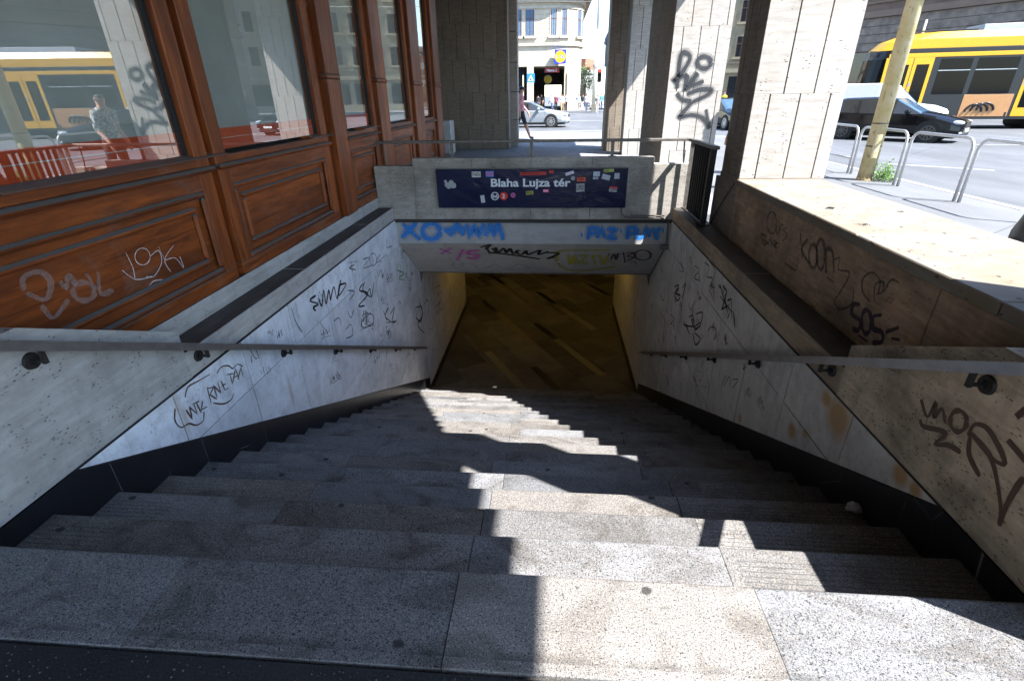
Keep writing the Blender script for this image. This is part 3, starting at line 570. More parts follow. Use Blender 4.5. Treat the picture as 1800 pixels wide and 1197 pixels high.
for a, b in (((-.030,-.026),(-.030,.024)), ((-.030,.024),(0,-.012)), ((0,-.012),(.030,.024)), ((.030,.024),(.030,-.026)), ((-.014,-.026),(-.014,-.004)), ((.014,-.026),(.014,-.004))):
    A = Vector((x+a[0], YS-.0006, z+a[1])); B = Vector((x+b[0], YS-.0006, z+b[1])); n_ = (B-A).normalized().cross(Vector((0,1,0)))*.0055
    mm.add([A-n_, B-n_, B+n_, A+n_], [(0,1,2,3)])
mm.build('metro_letter', LETT, sg)
x, z = sp(638, 288); RED = plain('sign_red', (.62,.03,.02), .5, var=.03); disc('line_disc', x, z, .058, RED); text('2', 'line_number', .085, LETT, sg, (x-.024, YS-.001, z-.029), bold=.002)
stk = {}
def sticker(x0, y0, x1, y1, col, txt=None, tcol=(.02,.02,.02), rot=0, ts=None):
    k = 'st%02d%02d%02d' % tuple(int(c*99) for c in col); stk.setdefault(k, plain('sticker_paper', col, .55, var=.08))
    a = sp(x0, y1); b = sp(x1, y0); cx, cz = (a[0]+b[0])/2, (a[1]+b[1])/2; w, h = (b[0]-a[0])/2, (b[1]-a[1])/2; c, s = math.cos(rot), math.sin(rot)
    o = MB().add([(cx+u*c-v*s, YS-.0004, cz+u*s+v*c) for u, v in ((-w,-h),(w,-h),(w,h),(-w,h))], [(0,1,2,3)]).build('sticker', stk[k], sg)
    if txt:
        kt = 'tt%02d%02d%02d' % tuple(int(q*99) for q in tcol); stk.setdefault(kt, plain('sticker_ink', tcol, .6, var=.03))
        text(txt, 'sticker_print', h*1.7, stk[kt], o, (cx-w*.9, YS-.001, cz-h*.55), sx=min(1.2, w*1.8/(len(txt)*h*1.05)), bold=.001)
sticker(362,78,440,126,(.62,.62,.60),'PAEN'); sticker(485,75,554,122,(.08,.25,.65),'SUBO',(.75,.05,.08)); sticker(786,82,1010,110,(.50,.035,.025),'MENEDEKES',(.25,.01,.01),.02); sticker(1035,70,1075,95,(.50,.035,.025))
sticker(1176,82,1250,108,(.65,.60,.68),None,rot=.3); sticker(1278,128,1350,165,(.75,.10,.03),'TEEK'); sticker(1273,182,1345,252,(.40,.40,.40),'LUPUS',rot=.05); sticker(1415,82,1470,122,(.55,.60,.66)); sticker(1412,124,1462,150,(.10,.12,.2),'SNR',(.7,.7,.72))
sticker(1502,62,1588,88,(.40,.46,.12),'grafitti',(.1,.14,.02),.05); sticker(1490,108,1560,150,(.50,.52,.60),None,rot=-.25); sticker(1595,95,1638,143,(.48,.53,.60)); sticker(1560,208,1628,226,(.65,.05,.05),None,rot=-.08); sticker(1558,222,1624,252,(.60,.60,.62),'CREW',rot=-.08); sticker(836,244,900,276,(.38,.40,.06),'BYLE',rot=.08); sticker(986,230,1035,255,(.80,.10,.25),'FREE',(.95,.6,.7)); sticker(432,280,468,345,(.55,.56,.58),None,rot=.12)
x, z = sp(722, 280); disc('sticker', x, z, .034, plain('sticker_magenta', (.55,.12,.38), .5)); disc('sticker_print', x, z, .018, K_MAR, YS-.0006, r0=.010)
x, z = sp(1243, 137); disc('sticker', x, z, .028, plain('sticker_grey', (.35,.35,.36), .5))
mm = MB()
for ex, ey, erx, ery in ((140,190,26,22),(175,175,24,28),(200,195,18,24),(125,160,14,14),(150,210,20,14),(185,205,20,14)):
    x, z = sp(ex, ey); k_ = 12; b0 = [(x+erx*.0016*math.cos(6.283*i/k_), YS-.0005-.0001*len(mm.f), z+ery*.0016*math.sin(6.283*i/k_)) for i in range(k_)]; mm.add(b0, [tuple(range(k_))])
mm.build('sticker', plain('sticker_silver', (.36,.37,.38), .45), sg)

# ------------------------------------------------------------------ railings
rl = thing('railing', 'low steel rail on short posts along the portal wall top', 'railing', (-.3, 7.46, .82))
MB().bbox(-2.53, 1.88, 7.43, 7.485, 1.01, 1.048, .006).build('top_rail', STEELD, rl)
for x in (-1.432, -.301, .824):
    p = MB().box(x-.022, x+.022, 7.45, 7.472, .815, 1.01).build('post', STEELD, rl); MB().box(x-.05, x+.05, 7.43, 7.49, .816, .826).build('base_plate', STEELD, p)
MB().box(-2.42, -2.405, 7.445, 7.475, .712, 1.01).build('post', STEELD, rl)
MB().tube([(1.815, 7.46, .724), (1.80, 7.46, .85), (1.79, 7.46, 1.012)], .010, 6).build('post', IRON, rl)
fn = thing('picket_fence', 'dark steel picket fence standing on the right coping stone', 'fence', (1.87, 6.9, LEDGE))
MB().bbox(1.835, 1.905, 6.24, 7.425, 1.008, 1.046, .005).build('top_rail', STEELD, fn)
MB().box(1.855, 1.885, 6.36, 7.37, .150, .162).build('bottom_rail', STEELD, fn)
for i in range(10): MB().box(1.842, 1.898, 7.30-.1*i, 7.31-.1*i, .163, 1.008).build('picket', STEELD if i < 2 else IRON, fn)
MB().box(1.835, 1.905, 6.33, 6.355, .14, 1.008).build('end_post', IRON, fn); MB().box(1.80, 1.94, 6.29, 6.40, .1305, .142).build('base_plate', IRON, fn)
# chain from the pillar to the coping
m_ = MB(); ca = hit(1298, 322, (1,0,0), 1.975); cb = hit(1255, 396, (1,0,0), 1.985)
ca = Vector((1.972, 5.79, .70)); cb = Vector((1.968, 6.34, .15))
for i in range(22):
    t = i/21; c = ca.lerp(cb, t)+Vector((0, .10*math.sin(math.pi*t), -.07*math.sin(math.pi*t))); up = Vector((0, .5, -.85)); sd = Vector((1,0,0)) if i % 2 else Vector((0,.85,.5))
    m_.tube([c+up*.018*math.cos(a)+sd*.009*math.sin(a) for a in [6.283*j/8 for j in range(9)]], .0028, 5)
tag(m_.build('chain', IRON), 'thin dark chain hanging down the corner of the lit pillar', 'chain')

# ------------------------------------------------------------------ arcade pillars clad in travertine
def pillar(name, label, x0, x1, y0, y1, z0, z1, front, left, course, strip, first, right=None, group='arcade pillars'):
    t = thing(name, label, 'pillar', ((x0+x1)/2, (y0+y1)/2, z0), group=group); th = .03
    MB().box(x0+th, x1-th, y0+th, y1-th, z0-.1, z1).build('pillar_core', JOINT, t)
    def face(a0, a1, mk, mat, w, off):
        z = z0; c = 0; hts = [first]+[course]*12
        while z < z1-.02:
            zt = min(z1, z+hts[c]); a = a0; k = 0; cuts = [a0]; s = a0+w*(off[c % 2]); 
            while s < a1-.05: cuts.append(s); s += w
            cuts.append(a1)
            for i in range(len(cuts)-1):
                g = .006; mk(cuts[i]+(g if i else 0), cuts[i+1]-(g if i < len(cuts)-2 else 0), z+.0012, zt-.0012, random.uniform(-.0015,.0015)).build('cladding_panel', mat, t)
            z = zt; c += 1
    face(x0, x1, lambda a, b, c, d, e: MB().bbox(a, b, y0+e, y0+th, c, d, .002), front, strip, (.55, .98))
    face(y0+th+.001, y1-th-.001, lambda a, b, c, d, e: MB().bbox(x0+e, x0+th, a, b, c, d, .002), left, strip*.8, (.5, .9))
    face(y0+th+.001, y1-th-.001, lambda a, b, c, d, e: MB().bbox(x1-th, x1+e, a, b, c, d, .002), right or front, strip, (.5, .9))
    face(x0, x1, lambda a, b, c, d, e: MB().bbox(a, b, y1-th, y1+e, c, d, .002), front, strip, (.5, .9))
    return t
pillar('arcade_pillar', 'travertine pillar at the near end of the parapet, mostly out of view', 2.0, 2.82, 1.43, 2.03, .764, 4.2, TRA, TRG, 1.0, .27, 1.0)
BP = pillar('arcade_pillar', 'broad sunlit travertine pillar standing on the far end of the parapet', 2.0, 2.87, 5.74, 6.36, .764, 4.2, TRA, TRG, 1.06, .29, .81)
MB().box(1.995, 2.875, 5.725, 6.37, -.1, .7635).build('pillar_foot', TRG, BP)
MB().box(2.3, 2.868, 6.361, 6.60, .7635, 4.2).build('hidden_sun_block', TRG, BP); MB().box(2.3, 2.868, 6.371, 6.60, -.1, .763).build('pillar_foot', TRG, BP)  # unseen boxes behind the pillar, added to block sun from the portal wall
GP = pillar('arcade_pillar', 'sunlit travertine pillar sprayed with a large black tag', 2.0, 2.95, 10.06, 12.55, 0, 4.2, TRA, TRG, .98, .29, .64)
zq = (1060, 0, 4.9875)
graffiti('graffiti_tag', GP, *zq, [[(650,780),(664,620),(690,475),(742,472),(762,520),(700,630),(620,715),(680,680),(742,655)],[(742,655),(722,790),(772,715),(832,640)],[(832,640),(760,740),(738,765),(885,715)],[(735,830),(840,790),(942,785),(930,825),(780,900)],[(650,815),(690,872),(775,892)],[(780,900),(700,990),(675,1030),(780,1010),(880,1040),(935,1130)],[(935,1130),(905,960)], el(888,550,60,52)], (0,-1,0), -10.057, .066, K_SPR, halo=H_DRK)
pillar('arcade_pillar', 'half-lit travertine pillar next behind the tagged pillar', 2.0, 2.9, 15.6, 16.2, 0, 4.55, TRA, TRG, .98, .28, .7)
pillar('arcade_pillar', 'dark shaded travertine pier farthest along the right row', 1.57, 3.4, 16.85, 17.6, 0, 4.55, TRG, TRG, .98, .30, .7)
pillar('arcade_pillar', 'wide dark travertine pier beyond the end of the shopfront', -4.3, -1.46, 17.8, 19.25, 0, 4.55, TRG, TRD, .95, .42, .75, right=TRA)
wp = [x for x in bpy.data.objects if x.get('label') == 'wide dark travertine pier beyond the end of the shopfront'][0]
for i in range(5):
    for j, w_ in enumerate((0, .09, .17)): MB().bbox(-1.458, -1.215, 18.5+j*.25, 18.745+j*.25, i*.86+.001, (i+1)*.86-.02, .003).build('return_panel', TRA, wp)
# broken corner showing brick

# ------------------------------------------------------------------ building over the arcade
ab = thing('arcade_building', 'building above the arcade that shades the stairs', 'building', (-6, 4, 0))
MB().box(-14, -2.86, -8, 12.42, -.2, 22).build('wall', CREAM, ab)
MB().box(-2.855, 3.02, -8, 13.6, 4.2, 22).build('upper_storeys', DARKCEIL, ab)  # unseen ceiling kept dark so it bounces little light onto the stairs
MB().box(-14, 4.10, 13.605, 19.3, 4.55, 22).build('upper_storeys', DARKCEIL, ab)  # unseen far overhang, edge pushed out to cast shade on the rear pillar
MB().box(-14, -6, 12.425, 19.25, -.2, 4.545).build('wall', TRG, ab)

# ------------------------------------------------------------------ shopfront
sf = thing('shopfront', 'varnished brown wooden shopfront with large glass panes on the left', 'shopfront', (-2.6, 5, .275))
FX = -2.58
for i, (a, b) in enumerate(((.93, 2.697), (2.70, 4.9), (4.905, 7.1), (7.105, 9.3), (9.305, 12.42))): MB().bbox(-2.86, -2.572, a, b, -.2 if a > 7.1 or a < 2.6 else .131, .272, .004).build('plinth_stone', TRD, sf)
bays = [(-1.6, 3.78, 0), (3.86, 5.98, 0), (6.50, 7.80, 1), (8.35, 9.88, 1), (10.66, 11.74, 1)]
ZT = 3.7
for bi, (a, b, small) in enumerate(bays):
    sw = .15 if not small else .12
    MB().box(-2.84, -2.80, a, b, .275, ZT).build('backing_board', JOINT, sf)
    MB().bbox(-2.80, FX, a, b, .275, .372, .004).build('bottom_rail', WH, sf)
    for s0, s1 in ((a, a+sw), (b-sw, b)):
        MB().bbox(-2.80, FX, s0, s1, .3725, ZT, .004).build('stile', WV, sf)
    i0, i1 = a+sw+.001, b-sw-.001
    MB().bbox(-2.80, FX, i0, i1, 1.0, 1.118, .003).build('lock_rail', WH, sf)
    MB().bbox(-2.80, FX+.05, a-.01, b+.01, 1.119, 1.16, .018).build('sill_moulding', WH, sf)
    MB().bbox(-2.80, FX, i0, i1, 1.161, 1.215, .003).build('lock_rail', WH, sf)
    MB().prism([(FX+.025, i0, 1.216), (FX+.02, i0, 1.226), (FX-.045, i0, 1.246), (-2.70, i0, 1.246), (-2.70, i0, 1.216)], (0,-1,0), -(i1-i0)).build('sill', WH, sf)
    MB().box(-2.80, -2.615, i0, i1, .3725, .9995).build('panel', WH, sf)
    # raised mouldings of the panel
    for (m0, m1, z0, z1, xo, wd) in ((i0, i1, .373, .999, FX+.008, .045), (i0+.11, i1-.11, .475, .905, FX-.008, .045)):
        pn = MB().bbox(xo-.04, xo, m0, m1, z0, z0+wd, .017).build('panel_moulding', WH, sf); MB().bbox(xo-.04, xo, m0, m1, z1-wd, z1, .017).build('panel_moulding', WH, sf)
        for q0 in (m0, m1-wd): MB().bbox(xo-.04, xo-.0005, q0, q0+wd, z0+wd+.0005, z1-wd-.0005, .017).build('panel_moulding', WV, sf)
    # glazing: gaskets, pane, things behind the pane
    for g0, g1 in ((i0, i0+.03), (i1-.03, i1)): MB().box(-2.66, -2.622, g0, g1, 1.247, ZT).build('glazing_bead', BUTT, sf)
    p = MB().box(-2.645, -2.637, i0+.03, i1-.03, 1.247, ZT).build('pane', GLASS, sf)
    if bi < 2:
        MB().box(-2.70, -2.695, i0, i1, 1.247, ZT).build('blind', BLIND, sf)
        r = MB().box(-2.66, -2.655, i0, i1, 1.247, 1.40).build('window_film', REDF, sf)
        MB().box(-2.6548, -2.654, i0, i1, 1.325, 1.330).build('film_line', WLINE, r)
    elif bi < 4:
        MB().box(-2.72, -2.715, i0, i1, 1.247, ZT).build('blind', BLIND, sf)
        if bi == 2: MB().box(-2.66, -2.655, i0, i1, 1.247, 1.40).build('window_film', REDF, sf)
    else:
        OR = plain('poster_orange', (.62,.13,.02), .5, var=.06)
        r = MB().box(-2.665, -2.66, i0, i1, 1.247, ZT).build('poster', OR, sf)
        MB().box(-2.6595, -2.658, i0, i1, 2.35, 2.75).build('poster_print', plain('poster_maroon', (.16,.03,.03), .5), r)
        MB().box(-2.6595, -2.658, i0, i1, 2.76, ZT).build('poster_print', plain('poster_yellow', (.65,.33,.03), .5, vs=2.5, var=.5), r)
        MB().prism([(-2.6575, i0+.5, 2.05), (-2.6575, i0+.72, 2.18), (-2.6575, i0+.5, 2.31)], (1,0,0), .001).build('arrow', WLINE, r)
        for z in (1.80, 2.34): MB().box(-2.6595, -2.6575, i0+.08, i0+.52, z, z+.03).build('poster_print', WLINE, r)
        MB().box(-2.6595, -2.6575, i0+.48, i0+.51, 1.80, 2.34).build('poster_print', WLINE, r)
# projecting pilasters between the bays
for a, b in ((3.782, 3.858),): MB().box(-2.84, -2.64, a, b, .275, ZT).build('recessed_post', WV, sf)
for a, b in ((6.12, 6.46), (7.86, 8.31), (9.97, 10.62), (11.80, 12.40)):
    MB().box(-2.84, -2.62, a-.13, b+.035, .273, ZT).build('recessed_post', WV, sf)
    MB().bbox(-2.62, -2.535, a, b, .273, 1.80, .006).build('pilaster', WV, sf); MB().bbox(-2.62, -2.515, a-.015, b+.015, 1.801, 1.85, .010).build('pilaster_band', WV, sf); MB().bbox(-2.62, -2.535, a, b, 1.851, ZT, .006).build('pilaster', WV, sf)
MB().bbox(-2.86, -2.53, -1.6, 12.41, ZT+.001, 4.19, .01).build('fascia_board', WH, sf)
zw = (0, 280, 3.74); pw_ = FX-.035
graffiti('scratched_tag', sf, *zw, [[(825,615),(870,710),(885,780)], el(935,640,50,55),[(985,640),(1040,600),(1060,680),(1010,770),(960,770)],[(1040,575),(1080,660)],[(1140,565),(1080,660),(1120,740)],[(800,730),(890,790),(1000,770)],[(1080,665),(1150,650),(1205,715),(1180,640)],[(975,840),(1010,800),(1105,790)]], (1,0,0), pw_, .005, K_WHT)
graffiti('faded_tag', sf, *zw, [[(160,860),(150,780),(250,740),(330,800),(300,920),(170,880)],[(270,960),(350,1040),(450,920)],[(390,800),(430,850),(450,770),(500,830)],[(560,750),(600,800)], el(550,870,70,60),[(640,740),(660,880),(740,860)]], (1,0,0), pw_, .030, K_CHALK)
zw2 = (300, 240, 4.9875)
graffiti('scratched_tag', sf, *zw2, [[(895,430),(930,620),(950,770)],[(910,540),(1010,545)],[(968,550),(975,760)],[(1010,570),(1080,715)]], (1,0,0), pw_, .006, spray('scratch', (.32,.24,.19), .6))

# ------------------------------------------------------------------ underpass
struct('passage_floor', MB().box(-9, 9, Y0+RUN*(NST-1)+.001, 24, ZF-.2, ZF), plain('passage_bedding', (.03,.028,.025), .45, vs=1.2, var=.25, bump=.1, bs=30))
pf = bpy.data.objects['passage_floor']; BD = plain('dark_inlay', (.016,.016,.015), .4); BL_ = plain('light_inlay', (.135,.115,.085), .45, var=.2, vs=8)
u = Vector((.497, -.868, 0)); v = Vector((.868, .497, 0))
for i in range(-3, 5):
    for j in range(-3, 4):
        A = Vector((-1.977, 13.54, ZF))+Vector((.02, -2.33, 0))*i+Vector((1.62, -1.60, 0))*j
        for s0, s1, mt, nm in ((0, 1.05, BD, 'dark_strip'), (1.06, 3.05, BL_, 'light_strip')):
            P = [A+u*s0-v*.085, A+u*s1-v*.085, A+u*s1+v*.085, A+u*s0+v*.085]
            if min(p.y for p in P) < 8.46 or max(p.y for p in P) > 19 or min(p.x for p in P) < -6 or max(p.x for p in P) > 6: continue
            if min(p.x for p in P) < XL and min(p.y for p in P) < 13.2: continue
            if max(p.x for p in P) > XR and min(p.y for p in P) < 13.2: continue
            MB().prism([p+Vector((0,0,.003)) for p in P], (0,0,1), .002).build(nm, mt, pf)
def paving():
    k = M('passage_paving'); c = k.mix(k.ramp(k.noise(scale=1.6, det=6, rough=.6), .3, .7), (.085,.08,.07), (.155,.143,.122)); c = k.vary(c, .8); c = k.mix(k.ramp(k.noise(scale=60, det=2), .6, .7), c, (.10,.09,.075)); return k.out(c, .75, spec=.1)
PAV = paving(); O_ = Vector((-1.977, 13.54, 0))+v*.075
for i in range(-14, 14):
    for j in range(-14, 14):
        a0, b0 = i*1.02+(.5 if j % 2 else 0), j*.72; q_ = [O_+u*a+v*b for a, b in ((a0+.003, b0+.003), (a0+1.017, b0+.003), (a0+1.017, b0+.717), (a0+.003, b0+.717))]; q_ = [(p.x, p.y) for p in q_]
        for cc in ((-1,0,3.2), (1,0,2.6), (0,-1,-8.43), (0,1,16.6)): q_ = clip(q_, *cc) if len(q_) > 2 else q_
        if len(q_) > 2 and area(q_) > .02: MB().prism([(x, y, ZF+.0015) for x, y in q_], (0,0,1), .001).build('paving_slab', PAV, pf)
struct('passage_ceiling', MB().box(-9, 9, 8.50, 24, -1.2, -.32), plain('passage_plaster', (.45,.42,.36), .9))
PWM = marble('passage_marble')
for x, s, lab in ((XL, 1, 'yellow-lit marble wall on the left inside the underpass'), (XR, -1, 'yellow-lit marble wall on the right inside the underpass')):
    t = thing('passage_wall', lab, 'wall', (x, 10.8, ZF))
    c0, c1 = sorted((x-s*.05, x-s*.35)); MB().box(c0, c1, 8.455, 13.05, ZF-.1, -1.21).build('wall_core', MORT, t)
    for i in range(6):
        a = 8.455+.766*i
        for z0, z1 in ((ZF+.16, -2.49), (-2.486, -1.215)): MB().prism([(x, p, q) for p, q in ((a+.002, z0), (a+.764, z0), (a+.764, z1), (a+.002, z1))], (s,0,0), .04).build('marble_panel', PWM, t)
        MB().prism([(x+s*.01, p, q) for p, q in ((a+.001, ZF), (a+.765, ZF), (a+.765, ZF+.157), (a+.001, ZF+.157))], (s,0,0), .05).build('skirting_panel', BLK, t)
    e0, e1 = sorted((x-s*.35, x-s*6)); MB().box(e0, e1, 12.7, 13.05, ZF-.1, -1.21).build('return_wall', MAR, t)
    graffiti('graffiti_tag', t, *((400, 360, 3.324) if s > 0 else zr), [[(1215,490),(1240,470),(1225,530),(1245,510)],[(1215,600),(1240,570),(1220,640),(1250,600)],[(1150,470),(1160,560),(1175,490)],[(1150,580),(1170,560),(1175,640)]] if s > 0 else [[(200,540),(205,640)],[(190,600),(210,560),(200,720)],[(185,480),(195,520)]], (s,0,0), s*x, .02, K_GRY)
struct('hall_wall', MB().box(-9, 9, 23.5, 24, ZF, -1.2).box(-9.2, -9, 12.7, 24, ZF, -1.2).box(9, 9.2, 12.7, 24, ZF, -1.2), PWM)
em = bpy.data.materials.new('warm_tube'); em.use_nodes = True; em.node_tree.nodes['Principled BSDF'].inputs['Emission Color'].default_value = (1, .60, .10, 1); em.node_tree.nodes['Principled BSDF'].inputs['Emission Strength'].default_value = 2.0
for x, y, lab in ((-1.75, 11.4, 'warm tube lamp over the left wall just inside the underpass'), (1.15, 11.4, 'warm tube lamp over the right wall just inside the underpass'), (-1.75, 14.4, 'second warm tube lamp over the left underpass wall'), (1.15, 14.4, 'second warm tube lamp over the right underpass wall'), (-3.6, 16.6, 'warm tube lamp at the left of the underpass hall'), (3.2, 16.6, 'warm tube lamp at the right of the underpass hall')):
    t = thing('ceiling_lamp', lab, 'lamp', (x, y, -1.2), group='underpass ceiling lamps'); MB().bbox(x-.10, x+.10, y-.62, y+.62, -1.24, -1.201, .01).build('housing', WHITE, t); MB().box(x-.07, x+.07, y-.58, y+.58, -1.26, -1.241).build('tube', em, t)
#@@REST
# ------------------------------------------------------------------ pavement furniture
def hoop(y0, y1, label):
    t = MB(); r = .16; h = .92; p = [(6.34, y0, -.02), (6.34, y0, h-r)]
    for i in range(1, 7): a = math.pi/2*i/6; p.append((6.34, y0+r-r*math.cos(a), h-r+r*math.sin(a)))
    p.append((6.34, y1-r, h))
    for i in range(1, 7): a = math.pi/2*i/6; p.append((6.34, y1-r+r*math.sin(a), h-r+r*math.cos(a)))
    p.append((6.34, y1, -.02))
    e = thing('parking_hoop', label, 'barrier', (6.34, (y0+y1)/2, 0), group='steel hoop barriers along the kerb')
    t.tube(p, .024, 12).build('hoop_tube', GALV, e, smooth=True)
    MB().tube([(6.34, y0, .30), (6.34, y1, .30)], .020, 10).build('cross_bar', GALV, e, smooth=True) if y0 > 10.2 else None
hoop(11.75, 13.2, 'steel hoop barrier farthest away, just left of the cream pole')
hoop(10.13, 11.62, 'steel hoop barrier directly behind the cream pole')
hoop(8.56, 10.0, 'steel hoop barrier in the middle, right of the cream pole')
hoop(6.98, 8.45, 'steel hoop barrier nearest, cut off by the right edge')
lp = thing('lamp_post', 'leaning-looking cream painted post with flaking paint at the kerb', 'post', (6.16, 10.76, 0))
MB().cyl((6.16, 10.76, -.05), (6.16, 10.76, 9), .135, .115, 28).build('shaft', POLE, lp, smooth=True)
MB().cyl((6.16, 10.76, -.02), (6.16, 10.76, .05), .155, .14, 28).build('collar', POLE, lp)
MB().add([(6.16+.1365*math.cos(a), 10.76+.1365*math.sin(a), z) for z in (.42, .84) for a in [-2.2+.18*i for i in range(6)]], [(i, i+1, i+7, i+6) for i in range(5)]).build('service_door', POLE, lp)
for z in (.62, 1.02): MB().cyl((6.16,10.76,z), (6.16,10.76,z+.018), .136, n=28).build('cable_tie', BRK, lp)
MB().bbox(5.75, 6.62, 10.60, 10.615, 2.97, 3.5, .004).build('sign_back', plain('pale_blue_sign', (.55,.66,.72), .4), lp)
# weeds at the foot of the post
wd = thing('weed_clump', 'bright green weeds growing at the foot of the cream post', 'plant', (6.35, 10.75, 0)); LEAF = plain('weed_leaf', (.10,.20,.035), .6, vs=30, var=.4); mL = MB(); mS = MB()
for i in range(75):
    a = random.uniform(0, 6.28); rr = random.uniform(.02, .26); b = Vector((6.42+rr*math.cos(a)*.8, 10.62+rr*math.sin(a), 0)); hgt = random.uniform(.12, .42)*(1.1-rr*1.6); tip = b+Vector((random.uniform(-.09,.09), random.uniform(-.09,.09), hgt))
    mS.tube([b, b.lerp(tip, .5)+Vector((.01,0,0)), tip], [.003, .002, .001], 4)
    for q in range(9):
        c = b.lerp(tip, random.uniform(.15, 1)); d = Vector((random.uniform(-1,1), random.uniform(-1,1), random.uniform(-.2,.9))).normalized(); s = d.orthogonal().normalized(); ln = random.uniform(.025, .06)
        mL.add([c, c+d*ln*.5+s*ln*.25, c+d*ln, c+d*ln*.5-s*ln*.25], [(0,1,2,3)])
mS.build('stems', LEAF, wd); mL.build('leaves', LEAF, wd)
# black bag at the right edge, cover plate beside it
m_ = MB(); c = Vector((5.37, 5.72, 0))
bagv = [(0, .30), (.06, .36), (.2, .37), (.42, .31), (.62, .22), (.76, .13), (.84, .05)]; n = 14; vs = []
for z, rr in bagv: vs += [c+Vector(((rr+.02*math.sin(3*a+z*9))*math.cos(a), (rr*.8+.02*math.cos(4*a+z*7))*math.sin(a), z)) for a in [6.283*i/n for i in range(n)]]
m_.add(vs, [(j*n+i, j*n+(i+1) % n, (j+1)*n+(i+1) % n, (j+1)*n+i) for j in range(len(bagv)-1) for i in range(n)]+[tuple(range((len(bagv)-1)*n, len(bagv)*n))])
tag(m_.build('bag', plain('black_plastic', (.012,.012,.013), .35, bump=.5, bs=14), smooth=True), 'black bag standing on the pavement at the right edge of the picture', 'bag')
m_ = MB().cyl((5.02, 6.12, -.01), (5.02, 6.12, .004), .17, n=28); tag(m_.build('cover_plate', STEELD), 'round metal cover plate in the pavement beside the black bag', 'cover')
# crumpled paper on a step, fallen leaves, cigarette ends
m_ = MB(); c = Vector((1.52, 2.12, -.492)); c = hit(1499, 897, (0,0,1), -.492)
m_.sphere(c+Vector((0,0,.022)), .045, .035, .026, 9, 6)
for v_ in m_.v: v_ += Vector((random.uniform(-1,1), random.uniform(-1,1), random.uniform(-.5,.5)))*.010
tag(m_.build('crumpled_paper', plain('paper', (.55,.54,.55), .7)), 'crumpled white paper lying on a shaded step at the right', 'litter')
LF = plain('dry_leaf', (.30,.17,.05), .7)
for x, y, lab in ((1302, 433, 'pale scrap on the right coping near the picket fence'), (1428, 541, 'curled dry leaf on the right coping further down')):
    c = hit(x, y, (0,0,1), LEDGE+.001); m_ = MB().add([c+Vector(q) for q in ((-.03,0,.001),(0,.018,.014),(.03,.004,.002),(0,-.016,.012))], [(0,1,2,3)]); m_.prism([c+Vector(q) for q in ((-.03,0,.001),(0,.018,.004),(.03,.004,.002),(0,-.016,.004))], (0,0,1), .001); tag(m_.build('fallen_leaf', LF), lab, 'leaf', 'scraps on the coping')
# grit along the joint between asphalt and first slab
m_ = MB()
for i in range(420):
    x = random.uniform(-2.2, 1.7); y = .905-abs(random.gauss(0, .10)); s = random.uniform(.0012, .0034); m_.sphere((x, y, -.008+s*.6), s, s, s*.7, 5, 3)
g = m_.build('grit', plain('grit_stones', (.13,.12,.11), .9)); g['kind'] = 'stuff'; g['label'] = 'loose grit on the dark asphalt at the stair head'
bx = thing('stone_bollard_block', 'white painted low block beside the end of the shopfront', 'block', (-3.3, 16.3, 0)); MB().bbox(-3.75, -3.1, 16.2, 16.8, 0, .95, .02).build('block', plain('grey_white_paint', (.5,.52,.54), .7), bx)

